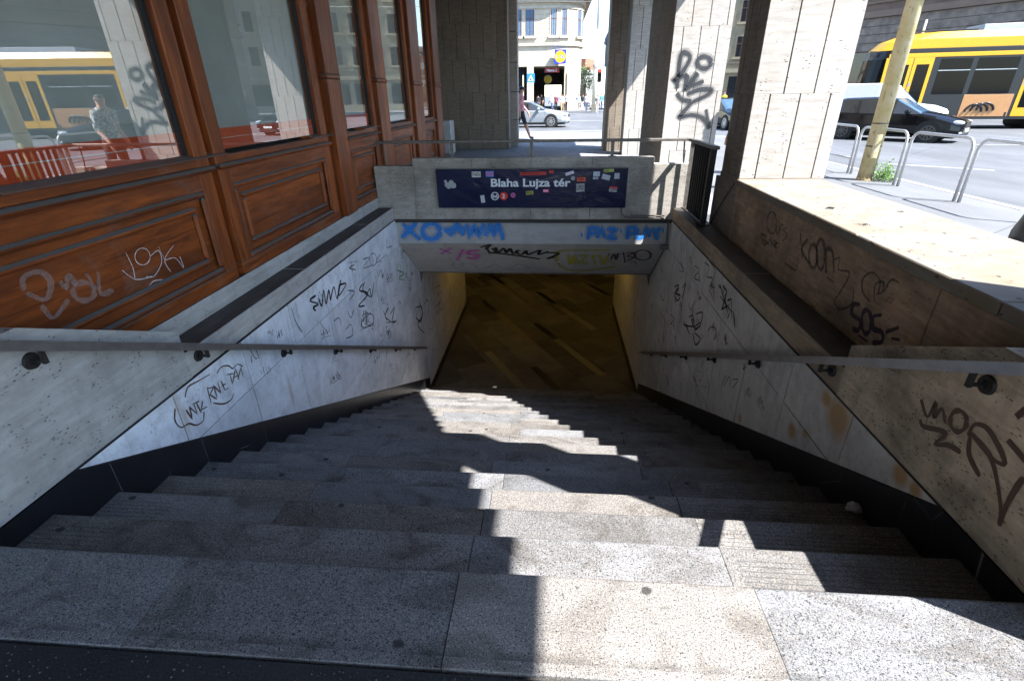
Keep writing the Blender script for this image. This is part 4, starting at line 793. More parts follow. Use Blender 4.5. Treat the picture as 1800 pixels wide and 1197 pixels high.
# ------------------------------------------------------------------ vehicles
def car(label, cat, loc, rz, body, prof, L, hw, wb, wr=.32, rim=RIM, group=None, name='car', glass=CGL, screen=CGLB, detail=True):
    t = thing(name, label, cat, loc, rz, group); B = MB(); Wn = {1: MB(), -1: MB()}; Sc = {1: MB(), -1: MB()}; rings = []
    for (x, zb, zbelt, zt, w, wt) in prof:
        m_ = (zb+zbelt)/2; rings.append([(w*.80, zb), (w*.97, zb+.10), (w, m_), (w*.985, zbelt-.06), (w*.955, zbelt), (wt, zt-.055), (wt*.80, zt-.008), (0, zt)])
    def quad(mesh, i, k, s):
        x0, x1 = prof[i][0], prof[i+1][0]; a, b = rings[i][k], rings[i][k+1]; c, d = rings[i+1][k+1], rings[i+1][k]
        P = [(x0, s*a[0], a[1]), (x0, s*b[0], b[1]), (x1, s*c[0], c[1]), (x1, s*d[0], d[1])]; mesh.add(P, [(0,1,2,3) if s > 0 else (3,2,1,0)])
    for i in range(len(prof)-1):
        c0 = prof[i][3]-prof[i][2]; c1 = prof[i+1][3]-prof[i+1][2]
        for s in (1, -1):
            for k in range(7):
                tgt = B
                if k == 4 and max(c0, c1) > .28: tgt = Wn[s]
                if k >= 5 and abs(prof[i+1][3]-prof[i][3]) > .28 and max(c0, c1) > .3: tgt = Sc[1 if prof[i][0] > 0 else -1]
                quad(tgt, i, k, s)
    for e, f_o in ((0, 1), (-1, -1)):
        P = [(prof[e][0], y, z) for y, z in rings[e]]+[(prof[e][0], -y, z) for y, z in rings[e][-2::-1]]; B.add(P, [tuple(range(len(P)))])
    b = B.build('body', body, t, False, True); [w.build('side_window', glass, t, False, True) for w in Wn.values() if w.f]; [w.build(n_, screen, t, False, True) for n_, w in (('windscreen', Sc[1]), ('rear_window', Sc[-1])) if w.f]
    md = b.modifiers.new('edge', 'EDGE_SPLIT'); md.split_angle = math.radians(38)
    MB().box(-L/2+.2, L/2-.2, -hw*.85, hw*.85, .16, .30).build('underbody', TYRE, t, False)
    for sx in (1, -1):
        for sy in (1, -1):
            x = sx*wb/2; y = sy*(hw-.10); w = MB().cyl((x, sy*(hw-.22), wr), (x, sy*(hw+.004), wr), wr, n=28).build('wheel', TYRE, t, False)
            MB().cyl((x, sy*(hw-.3), wr+.015), (x, sy*(hw+.001), wr+.015), wr+.055, n=28).build('wheel_arch', TYRE, t, False)
            sp_ = MB()
            for q in range(10):
                a = 6.283*q/10; d = Vector((math.cos(a), 0, math.sin(a))); e = Vector((-math.sin(a), 0, math.cos(a))); c = Vector((x, sy*(hw+.007), wr)); sp_.add([c+d*.03-e*.022, c+d*wr*.70-e*.02, c+d*wr*.70+e*.02, c+d*.03+e*.022], [(0,1,2,3)])
            n = 28; vs = []
            for q in range(n): a = 6.283*q/n; vs += [(x+wr*.72*math.cos(a), sy*(hw+.006), wr+wr*.72*math.sin(a)), (x+wr*.62*math.cos(a), sy*(hw+.008), wr+wr*.62*math.sin(a))]
            sp_.add(vs, [(2*q, 2*((q+1) % n), 2*((q+1) % n)+1, 2*q+1) for q in range(n)]); sp_.cyl((x, sy*hw, wr), (x, sy*(hw+.012), wr), .05, n=12); sp_.build('rim', rim, w, False)
    xf = prof[0][0]; 
    for s in (1, -1):
        MB().sphere((xf-.20, s*hw*.70, .66), .19, .20, .075, 12, 7).build('headlight', LAMP, t, False, True)
        MB().sphere((xf-.10, s*hw*.66, .34), .10, .15, .05, 10, 6).build('fog_light', LAMP, t, False, True)
        if detail:
            MB().sphere((prof[4][0]-.35, s*(hw+.08), 1.0), .10, .12, .075, 10, 6).build('mirror', body, t, False, True)
            for xx in (.55, -.35): MB().bbox(xx-.1, xx+.08, s*(hw+.001)-.012, s*(hw+.001)+.012, .80, .825, .004).build('door_handle', body, t, False)
            for xx in (.98, .10, -.85): MB().box(xx-.004, xx+.004, s*hw*.99-.006, s*hw*.99+.008, .32, .88).build('door_seam', TYRE, t, False)
            for xx in (.02, -.95): MB().prism([(xx+.045, s*hw*.957, .935), (xx-.045, s*hw*.957, .935), (xx-.075, s*hw*.80, 1.36), (xx-.01, s*hw*.80, 1.36)], (0, s, .35), -.006).build('door_pillar', TYRE, t, False)
    MB().bbox(xf-.06, xf+.012, -hw*.42, hw*.42, .50, .70, .02).build('grille', TYRE, t, False); MB().bbox(xf-.05, xf+.016, -.26, .26, .36, .46, .005).build('number_plate', WHITE, t, False)
    MB().bbox(xf-.10, xf+.006, -hw*.6, hw*.6, .22, .33, .02).build('lower_intake', TYRE, t, False)
    return t
def prof_wagon(hw, h=1.48):
    k = h/1.48; return [(2.28,.26,.50,.60,hw*.62,hw*.50),(2.20,.22,.58,.72,hw*.84,hw*.66),(1.95,.20,.66,.80,hw*.96,hw*.74),(1.45,.20,.80,.91,hw,hw*.78),(.98,.20,.92,.99,hw,hw*.80),(.18,.20,.93,1.42*k,hw,hw*.74),(-.6,.20,.93,1.48*k,hw,hw*.74),(-1.5,.20,.95,1.45*k,hw,hw*.73),(-2.0,.22,.96,1.36*k,hw*.96,hw*.70),(-2.22,.26,.96,1.05,hw*.90,hw*.68),(-2.30,.32,.6,.72,hw*.82,hw*.6)]
def prof_hatch(hw):
    return [(2.3,.26,.48,.58,hw*.62,hw*.50),(2.22,.22,.56,.70,hw*.84,hw*.66),(1.95,.20,.66,.79,hw*.96,hw*.74),(1.45,.20,.80,.90,hw,hw*.78),(.95,.20,.91,.98,hw,hw*.80),(.05,.20,.92,1.40,hw,hw*.72),(-.6,.20,.93,1.46,hw,hw*.72),(-1.3,.20,.95,1.41,hw,hw*.71),(-2.0,.22,.97,1.12,hw*.95,hw*.70),(-2.25,.26,.94,1.0,hw*.90,hw*.68),(-2.32,.32,.6,.72,hw*.82,hw*.6)]
a = math.radians(-44); fx, fy = 12.1, 20.9; off = .88
car('black estate car driving past behind the hoop barriers', 'car', (fx+off*-math.sin(a)*1, fy+off*math.cos(a), G), a, CARB, prof_wagon(.885), 4.57, .885, 2.72, .33, rim=RIMD, name='estate_car')
car('silver hatchback crossing the junction beyond the pillars', 'car', (-1.38, 32.75, G), math.radians(-6), CARS, prof_hatch(.90), 4.6, .90, 2.66, .335, name='hatchback')
pv = [(2.45,.28,.6,.85,.62,.5),(2.36,.24,.75,.95,.84,.70),(2.0,.22,.92,1.08,.92,.78),(1.45,.22,1.05,1.15,.94,.80),(1.30,.22,1.10,1.18,.95,.80),(.55,.22,1.12,1.86,.95,.78),(-.2,.22,1.15,1.97,.95,.80),(-2.2,.24,1.15,1.97,.95,.80),(-2.45,.28,1.1,1.90,.93,.79)]
car('white panel van between the black estate car and the tram', 'van', (14.6, 25.9, G), math.radians(-28), CARW, pv, 4.9, .95, 2.9, .34, name='van', glass=CARW, detail=False)
car('black car glimpsed between the tagged pillar and the lit pillar', 'car', (9.2, 29.5, G), math.radians(-80), CARB, prof_hatch(.88), 4.5, .88, 2.6, name='hatchback', detail=False)
car('white car far down the side street right of the corner store', 'car', (5.2, 66, G), math.radians(-95), CARW, prof_hatch(.88), 4.5, .88, 2.6, name='hatchback', detail=False)

# tram
tr = thing('tram', 'long yellow and charcoal tram passing on the street at the right', 'tram', (14.9, 28.9, G), math.radians(-11))
def tb(name, x0, x1, y0, y1, z0, z1, m, p=None, b=.01): return MB().bbox(x0, x1, y0, y1, z0, z1, b).build(name, m, p or tr, False)
TL = 34; z_ = lambda v: v+.12
secs = [(-.05, 1.35, 1.05), (.12, 2.4, 1.85), (.45, 2.85, 2.15), (1.0, 3.1, 2.35), (1.3, 3.2, 2.4)]
# shell with a rounded nose: plan rings stacked over the height
nv = [(.30,.30),(.55,.12),(1.2,0),(1.9,.02),(2.85,.10),(3.2,.20),(3.55,.55),(3.80,1.25),(3.88,1.9)]; vs = []; n = 12
def ring(z, ins, top=0):
    o = []; w = 1.2-top
    for i in range(n+1): q = math.pi*i/n; o.append((ins+1.0-1.0*math.sin(q)**.8 if 0 < i < n else ins+1.0, -w*math.cos(q), z_(z)))
    return [(TL, -w, z_(z))]+o+[(TL, w, z_(z))]
rr_ = [ring(z, i, max(0, (z-3.5))*.75) for z, i in nv]; k = len(rr_[0])
def skin(name, i0, i1, m):
    v = []; f = []
    for j in range(i0, i1+1): v += rr_[j]
    for j in range(i1-i0):
        for i in range(k-1): f.append((j*k+i, j*k+i+1, (j+1)*k+i+1, (j+1)*k+i))
    o = MB().add(v, f).build(name, m, tr, False); return o
skin('lower_shell', 0, 2, TDK); skin('cab_glass', 2, 4, TGL); skin('upper_shell', 4, 5, TDK); skin('roof_shell', 5, 8, YEL)
MB().add(rr_[8], [tuple(range(k))]).build('roof', TDK, tr, False)
ys = -1.2
tb('roof_edge', 1.0, TL, ys-.008, ys+.02, z_(3.23), z_(3.60), YEL); tb('destination_band', .85, TL, ys-.012, ys+.02, z_(3.05), z_(3.228), TDK); tb('yellow_stripe', .7, TL, ys-.014, ys+.02, z_(2.88), z_(3.048), YEL)
tb('side_wall', .75, TL, ys-.006, ys+.02, z_(.42), z_(2.878), TDK)
tb('cab_pillar', .62, .80, ys-.016, ys+.02, z_(1.2), z_(2.88), YEL); tb('route_light', .0, .25, ys+.35, ys+.5, z_(3.0), z_(3.2), TDK)
def door(x0, x1):
    d = tb('door', x0, x1, ys-.022, ys-.007, z_(.42), z_(2.87), YEL); w = (x1-x0)/2
    for q in (0, 1):
        MB().bbox(x0+q*w+.16, x0+(q+1)*w-.14, ys-.026, ys-.021, z_(.78), z_(2.60), .004).build('door_window', TGL, d, False)
        MB().box(x0+q*w+.04, x0+q*w+.10, ys-.025, ys-.021, z_(1.7), z_(1.85)).build('door_button', plain('button_blue', (.2,.25,.5), .4), d, False)
    MB().box(x0+w-.012, x0+w+.012, ys-.026, ys-.021, z_(.43), z_(2.86)).build('door_gap', TDK, d, False)
def win(x0, x1):
    w = tb('window', x0, x1, ys-.012, ys-.005, z_(1.36), z_(2.80), TGL, b=.003); MB().box(x0, x1, ys-.018, ys-.0115, z_(2.32), z_(2.35)).build('window_bar', GALV, w, False)
x = .93
for q in range(5):
    door(x, x+1.6); win(x+1.87, x+3.1); win(x+3.3, x+4.85); ad = tb('advert_panel', x+3.2, x+5.1, ys-.016, ys-.005, z_(.42), z_(1.33), ADV)
    if q == 0:
        m_ = MB()
        for dx in (0, .22, .44): m_.tube([(x+3.75+dx+.32*math.cos(a), ys-.024, z_(.62)+.30*math.sin(a)+dx*.12) for a in [math.pi*j/10 for j in range(11)]], [.05]*11, 6)
        m_.build('advert_print', TDK, ad, False)
    x += 5.22
for q in range(4): tb('skirt_gap', 5.9+q*8, 6.0+q*8, ys-.02, ys, z_(.42), z_(.6), TDK)
tb('roof_box', 4.2, 9.5, -.8, .8, z_(3.88), z_(4.12), plain('roof_grey', (.42,.44,.47), .5)); tb('roof_box', 11, 18, -.8, .8, z_(3.88), z_(4.15), WHITE); tb('roof_rail', 1.7, 4.0, -.85, -.78, z_(3.90), z_(3.96), TDK)
tb('aerial', 1.95, 2.03, -.6, -.52, z_(3.88), z_(4.40), WHITE)
for q in range(6): MB().cyl((2.2+q*5.2, -1.05, .3), (2.2+q*5.2, 1.05, .3), .3, n=20).build('wheel', TYRE, tr, False)
for dy in (-.72, .72):
    r0 = Vector((14.9, 28.9, 0)); d = Vector((math.cos(math.radians(-11)), math.sin(math.radians(-11)), 0)); nn = Vector((-d.y, d.x, 0))
    A = r0-d*60+nn*dy; B_ = r0+d*60+nn*dy; o = MB().add([(p.x,p.y,G+.006) for p in (A-nn*.04, B_-nn*.04, B_+nn*.04, A+nn*.04)], [(0,1,2,3)]).build('tram_rail', STEELD); o['kind'] = 'structure'

# ------------------------------------------------------------------ buildings around the junction
WINGL = plain('window_glass', (.10,.16,.24), .06, spec=.8, var=.2); WDK = plain('dark_window_glass', (.02,.022,.026), .08, spec=.6, var=.3); FRM = plain('window_frame', (.10,.05,.03), .6)
def window(t, p, u, w, h, fr, gl, trim, sill=True, arch=False):
    """p: bottom centre on the wall face, u: unit vector along the wall; the outward normal is u x z"""
    p = Vector(p); u = Vector(u).normalized(); nrm = u.cross(Vector((0,0,1))); Z = Vector((0,0,1))
    def slab(a0, a1, b0, b1, d0, d1): return MB().prism([p+u*a+Z*b+nrm*d1 for a, b in ((a0,b0),(a1,b0),(a1,b1),(a0,b1))], nrm, d1-d0)
    f = slab(-w/2-.14, w/2+.14, -.05, h+.16, -.05, .05).build('window', trim, t)
    slab(-w/2, w/2, 0, h, 0, .056).build('pane', gl, f)
    slab(-w/2, w/2, h*.62, h*.62+.08, 0, .075).build('transom', fr, f); slab(w/2-.10, w/2, 0, h, 0, .07).build('frame', fr, f); slab(-w/2, -w/2+.06, 0, h, 0, .07).build('frame', fr, f); slab(-.03, .03, 0, h, 0, .068).build('mullion', fr, f)
    if sill: slab(-w/2-.3, w/2+.3, -.26, -.06, -.05, .22).build('sill', trim, f)
D = 62; cv = lambda x, z: (x*D/54, 1.6+(z-1.6)*D/54)
cs = thing('corner_store_building', 'cream rounded corner building with a store sign beyond the junction', 'building', (0, D+3, 0))
rad = 3.6; cxr = 3.02-rad; cyr = D+rad
arc = [(cxr+rad*math.sin(a), cyr-rad*math.cos(a)) for a in [math.pi/2*i/14 for i in range(15)]]
def planp(x0, back, inset=0): return [(x0, D-inset)]+[(cxr+(rad+inset)*math.sin(math.pi/2*i/14), cyr-(rad+inset)*math.cos(math.pi/2*i/14)) for i in range(15)]+[(3.02+inset, back), (x0, back)]
def vpr(name, pl, z0, z1, m, t): return MB().prism([(x, y, z1) for x, y in pl], (0,0,1), z1-z0).build(name, m, t)
zo = cv(0, 4.05)[1]; zc = cv(0, 5.72)[1]; zs_ = cv(0, 6.47)[1]; zw_ = cv(0, 8.6)[1]; zk = cv(0, 9.1)[1]
vpr('upper_wall', planp(-16, D+26), zo, 26, CREAM, cs); vpr('cornice', planp(-16, D+25, .18), zc, zc+.28, CREAMD, cs); vpr('cornice', planp(-16, D+25, .28), zk, zk+.5, CREAMD, cs); vpr('cornice', planp(-16, D+25, .12), zk-.5, zk-.3, CREAMD, cs); vpr('cornice', planp(-16, D+25, .9), zk+.55, zk+.9, BROWND, cs)
for q in range(9): vpr('rustication_band', planp(-16, D+24, .03), zc+.34+q*.42, zc+.34+q*.42+.38, CREAM, cs)
xo0, xo1 = cv(-1.985, 0)[0], cv(.976, 0)[0]
pr_ = [(xo1, D+.1)]+[(x, y) for x, y in arc if x > xo1+.1]+[(3.02, D+26), (xo1, D+26)]; vpr('street_pier', pr_, -.1, zo-.002, CREAM, cs)
vpr('pier', [(xo0-.72, D), (xo0, D), (xo0, D+1), (xo0-.72, D+1)], -.1, zo-.002, CREAM, cs); vpr('pier', [(xo1+.62, D-.05), (xo1+.95, D-.05), (xo1+.95, D+.3), (xo1+.62, D+.3)], -.1, zo-.002, CREAMD, cs)
vpr('arcade_side_wall', [(xo0-1.2, D+2), (xo0-.5, D+2), (xo0-.5, D+22), (xo0-1.2, D+22)], -.1, zo-.002, WDK, cs); vpr('shop_wall', [(-16, D+1.5), (xo0-1.3, D+1.5), (xo0-1.3, D+3), (-16, D+3)], -.1, zo-.002, WDK, cs)
vpr('rear_wall', [(xo0-.5, D+20), (xo0+.9, D+20), (xo0+.9, D+21), (xo0-.5, D+21)], -.1, zo-.002, GREYB, cs); vpr('rear_lintel', [(xo0+.9, D+20), (xo1, D+20), (xo1, D+21), (xo0+.9, D+21)], 2.9, zo-.002, GREYB, cs)
zt_ = zs_+.1; 
for xw, w in ((-2.34, .78), (-3.5, .78), (-.15, .50), (.83, .50)):
    X = cv(xw, 0)[0]; Yw = D if X < cxr else cyr-math.sqrt(max(0, rad*rad-(X-cxr)**2)); an = 0 if X < cxr else math.asin((X-cxr)/rad); window(cs, (X, Yw, zt_), (math.cos(an), math.sin(an), 0), w*D/54, zw_-zt_, FRM, WINGL, CREAMD)
for an in (1.05, 1.35): window(cs, (cxr+rad*math.sin(an), cyr-rad*math.cos(an), zt_), (math.cos(an), math.sin(an), 0), .8, zw_-zt_, FRM, WINGL, CREAMD)
SB = plain('store_blue', (.015,.06,.55), .4, var=.03); SYL = plain('store_yellow', (.80,.62,.02), .4, var=.03); SRD = plain('store_red', (.65,.02,.02), .4)
lg = thing('store_sign', 'blue square sign with yellow disc on the rounded corner building', 'sign', (.6, D-.7, 5))
l0, l1 = cv(-.02, 5.35), cv(1.05, 4.2); MB().bbox(l0[0], l1[0], D-.75, D-.25, l1[1], l0[1], .02).build('sign_box', SB, lg)
cx_, cz_ = (l0[0]+l1[0])/2, (l0[1]+l1[1])/2; disc('sign_disc', cx_, cz_, .56, SYL, D-.752, lg); disc('sign_rim', cx_, cz_, .585, SRD, D-.753, lg, r0=.55)
text('L', 'sign_letters', .36, SB, lg, (cx_-.42, D-.756, cz_-.12), bold=.012); text('i', 'sign_letters', .36, SRD, lg, (cx_-.19, D-.756, cz_-.10), bold=.012); text('DL', 'sign_letters', .36, SB, lg, (cx_-.06, D-.756, cz_-.12), bold=.012)
ms = thing('metro_sign', 'dark red metro sign hung in the arcade opening', 'sign', (0, D+.6, 4)); m0, m1 = cv(-.95, 3.92), cv(.45, 3.52); MB().bbox(m0[0], m1[0], D+.5, D+.6, m1[1], m0[1], .01).build('panel', plain('metro_red', (.22,.01,.015), .4), ms); text('Metró 2', 'sign_letters', .36, LETT, ms, (m0[0]+.22, D+.494, m1[1]+.10), bold=.006, sx=.95)
MB().box(m0[0]+.2, m0[0]+.24, D+.53, D+.57, m0[1], zo).build('hanger', IRON, ms); MB().box(m1[0]-.24, m1[0]-.2, D+.53, D+.57, m0[1], zo).build('hanger', IRON, ms)
hs = thing('hanging_disc_sign', 'round yellow sign hanging inside the dark arcade opening', 'sign', (-.85, D+5, 3.3)); disc('disc', -.75, 3.25, .46, SYL, D+5, hs); disc('rim', -.75, 3.25, .50, SB, D+5.002, hs, r0=.44); MB().box(-.77, -.73, D+5.003, D+5.05, 3.7, zo).build('hanger', IRON, hs)
def block(name, label, p0, p1, depth, h, mat, trim, floors, z0, fh, ww, wh, nw, gl, roof=None, ground=3.8, mat2=None):
    p0 = Vector((*p0, 0)); p1 = Vector((*p1, 0)); u = (p1-p0).normalized(); nrm = u.cross(Vector((0,0,1))); t = thing(name, label, 'building', (p0+p1)/2)
    def pl(a0, a1, d0, d1): return [p0+u*a0+nrm*d0, p0+u*a1+nrm*d0, p0+u*a1+nrm*d1, p0+u*a0+nrm*d1]
    Lw = (p1-p0).length
    def bl(nm, a0, a1, d0, d1, za, zb, m): MB().prism([q+Vector((0,0,zb)) for q in pl(a0, a1, d0, d1)], (0,0,1), zb-za).build(nm, m, t)
    bl('wall', 0, Lw, -depth, 0, -.2, h, mat); bl('cornice', -.3, Lw+.3, -depth, .55, h-.7, h-.25, trim); bl('cornice', -.2, Lw+.2, -.5, .25, ground-.1, ground+.35, trim); bl('cornice', -.2, Lw+.2, -.5, .14, ground+.9, ground+1.05, trim); bl('plinth', -.1, Lw+.1, -.4, .1, -.2, .8, trim)
    if ground > 6:
        for q in range(4): bl('stone_course', .02, Lw-.02, -.3, .07, 4.5+q*.6, 4.5+q*.6+.56, mat2 or mat)
    for fl in range(floors):
        for q in range(nw):
            window(t, p0+u*(Lw*(q+.5)/nw)+Vector((0,0,z0+fl*fh)), u, ww, wh, FRM, gl, trim)
    for q in range(nw):
        c = Lw*(q+.5)/nw; bl('shop_opening', c-Lw/nw*.36, c+Lw/nw*.36, -.3, .03, .1, min(ground-.5, 4.4), WDK)
    if roof: bl('roof', .4, Lw-.4, -depth+.5, -.4, h, h+2.2, roof)
    return t
block('brown_corner_building', 'brown stone building with dark windows behind the tram', (24.6, 53.2), (56, 8), 12, 20, BROWN, BROWND, 2, 8.7, 4.2, 1.3, 2.4, 14, WDK, SLATE, 7.0, plain('grey_rubble_stone', (.20,.165,.135), .9, vs=2, var=.35, bump=.3, bs=14))
block('ochre_building', 'ochre facade with tall windows seen between the two lit pillars', (14.5, 74), (30, 68), 10, 19, OLIVE, plain('ochre_moulding', (.33,.29,.20), .8), 4, 5.4, 3.6, 1.1, 2.1, 7, WDK, SLATE)
block('grey_building', 'grey facade behind the ochre one, farther right', (31, 70), (52, 58), 10, 20, GREYB, plain('grey_moulding', (.36,.35,.32), .8), 4, 5.4, 3.7, 1.1, 2.1, 8, WDK, SLATE)
tw = block('domed_corner_building', 'far building with a dark domed turret down the side street', (9.6, 104), (18, 94), 12, 9.2, plain('pale_facade', (.42,.42,.41), .8), CREAMD, 2, 4.2, 2.6, .9, 1.6, 5, WDK)
m_ = MB(); n = 12; vs = []
for z, rr in ((6, 1.3), (9.4, 1.3), (9.5, 1.6), (10.3, 1.5), (11.2, 1.1), (11.8, .6), (12.1, .2), (12.9, .06)): vs += [(10.2+rr*math.cos(6.283*i/n), 103.5+rr*math.sin(6.283*i/n), z) for i in range(n)]
m_.add(vs, [(j*n+i, j*n+(i+1) % n, (j+1)*n+(i+1) % n, (j+1)*n+i) for j in range(7) for i in range(n)]); m_.build('turret', SLATE, tw)
block('side_street_building', 'pale facade closing the far end of the side street', (2.6, 128), (7.0, 126), 8, 6.5, GREYB, CREAMD, 1, 4.6, 3, .9, 1.5, 3, WDK, TERR, 3.4)

# ------------------------------------------------------------------ street furniture far off
sp2 = thing('street_light_mast', 'tall cream mast beside the rounded corner building', 'mast', (4.1, 57.5, 0)); MB().cyl((4.1, 57.5, -.1), (4.1, 57.5, 7.2), .22, .19, 16).build('shaft', plain('mast_cream', (.66,.60,.44), .7), sp2, smooth=True); MB().cyl((4.1, 57.5, 7.2), (4.1, 57.5, 14), .12, .10, 14).build('upper_shaft', plain('mast_pale', (.6,.6,.58), .6), sp2, smooth=True); MB().cyl((4.1, 57.5, 4.0), (4.1, 57.5, 4.25), .30, n=16).build('collar', CREAMD, sp2); MB().bbox(4.1, 4.9, 57.45, 57.55, 7.0, 7.1, .01).build('arm', GALV, sp2)
RL = bpy.data.materials.new('red_signal'); RL.use_nodes = True; RL.node_tree.nodes['Principled BSDF'].inputs['Base Color'].default_value = (.7,.02,.02,1); RL.node_tree.nodes['Principled BSDF'].inputs['Emission Color'].default_value = (1,.04,.03,1); RL.node_tree.nodes['Principled BSDF'].inputs['Emission Strength'].default_value = 1.2
def signal(label, x, y, z0, zh, s=1.0, lit=True, hang=None):
    t = thing('traffic_light', label, 'traffic light', (x, y, z0)); 
    if hang is None: MB().cyl((x, y, z0), (x, y, zh), .06, n=10).build('pole', GALV, t)
    else: MB().tube([(x, y, zh+1.0*s), (x, y, hang)], .02, 6).build('hanger', GALV, t)
    h = MB().bbox(x-.17*s, x+.17*s, y-.16*s, y+.02*s, zh, zh+1.0*s, .03).build('housing', IRON, t)
    for i in range(3):
        zz = zh+(.17+.33*i)*s; MB().cyl((x, y-.165*s, zz), (x, y-.18*s, zz), .11*s, n=14).build('lens', RL if lit and i == 2 else TYRE, h); MB().cyl((x, y-.16*s, zz+.02), (x, y-.36*s, zz+.05), .13*s, .125*s, 12, cap=False).build('visor', IRON, h)
    return t
signal('traffic light showing red on a thin pole at the far corner', 3.95, 50, G, 2.55)
sgq = signal('black traffic light hanging at the top of the gap between pillars', 2.95, 36, 7.15, 7.15, 1.25, False, 9.2)
zs2 = thing('crossing_sign', 'blue pedestrian crossing sign on a thin pole by the store', 'sign', (-2.35, 56.5, 0)); MB().cyl((-2.35, 56.5, -.1), (-2.35, 56.5, 3.7), .05, n=8).build('pole', GALV, zs2); MB().bbox(-2.74, -1.96, 56.40, 56.43, 2.75, 3.55, .01).build('plate', plain('sign_blue', (.03,.22,.65), .4), zs2); MB().prism([(-2.65, 56.397, 2.87), (-2.05, 56.397, 2.87), (-2.35, 56.397, 3.43)], (0,-1,0), .001).build('triangle', LETT, zs2); MB().prism([(-2.45, 56.394, 2.92), (-2.25, 56.394, 2.92), (-2.35, 56.394, 3.25)], (0,-1,0), .001).build('walker', IRON, zs2)
for i, (A, B_, lab) in enumerate((((-9, 40, 8.5), (14, 46, 9.3), 'upper overhead wire crossing the gap between the pillars'), ((-9, 40, 7.6), (14, 46, 8.2), 'lower overhead wire crossing the gap between the pillars'), ((2.95, 36, 9.2), (40, 36, 9.6), 'overhead wire carrying the hanging traffic light'), ((2.95, 36, 9.2), (-14, 38, 10), 'overhead wire running left from the hanging traffic light'))):
    tag(MB().tube([Vector(A).lerp(Vector(B_), q/8)-Vector((0,0,.35*math.sin(math.pi*q/8) if i < 2 else 0)) for q in range(9)], .018, 5).build('overhead_wire', IRON), lab, 'wire', 'overhead wires')
# small far tree
def tree(label, x, y, h, r, n):
    t = thing('street_tree', label, 'tree', (x, y, 0), group='street trees'); MB().tube([(x, y, -.1), (x+.05, y, h*.35), (x, y+.05, h*.6)], [.16, .12, .07], 8).build('trunk', BROWND, t); m_ = MB()
    for i in range(5): a = 6.28*i/5; m_.tube([(x, y, h*.45), (x+r*.5*math.cos(a), y+r*.5*math.sin(a), h*.7)], [.06, .02], 5)
    m_.build('limbs', BROWND, t); m_ = MB(); cl = [Vector((x+random.uniform(-r,r)*.7, y+random.uniform(-r,r)*.7, h*.68+random.uniform(-.3,.3)*h)) for i in range(16)]
    for i in range(n):
        c = random.choice(cl)+Vector((random.gauss(0,.25*r), random.gauss(0,.25*r), random.gauss(0,.2*r))); d = Vector((random.uniform(-1,1), random.uniform(-1,1), random.uniform(-1,1))).normalized(); s = d.orthogonal().normalized(); L_ = random.uniform(.12,.26); m_.add([c, c+d*L_*.5+s*L_*.3, c+d*L_, c+d*L_*.5-s*L_*.3], [(0,1,2,3)])
    m_.build('crown', plain('street_leaf', (.06,.12,.03), .6, vs=2, var=.4), t)
tree('small green tree behind the mast down the side street', 4.6, 84, 5.2, 1.5, 1500)
tree('green tree in front of the grey facade far right', 24, 60, 6.5, 2.2, 1800)

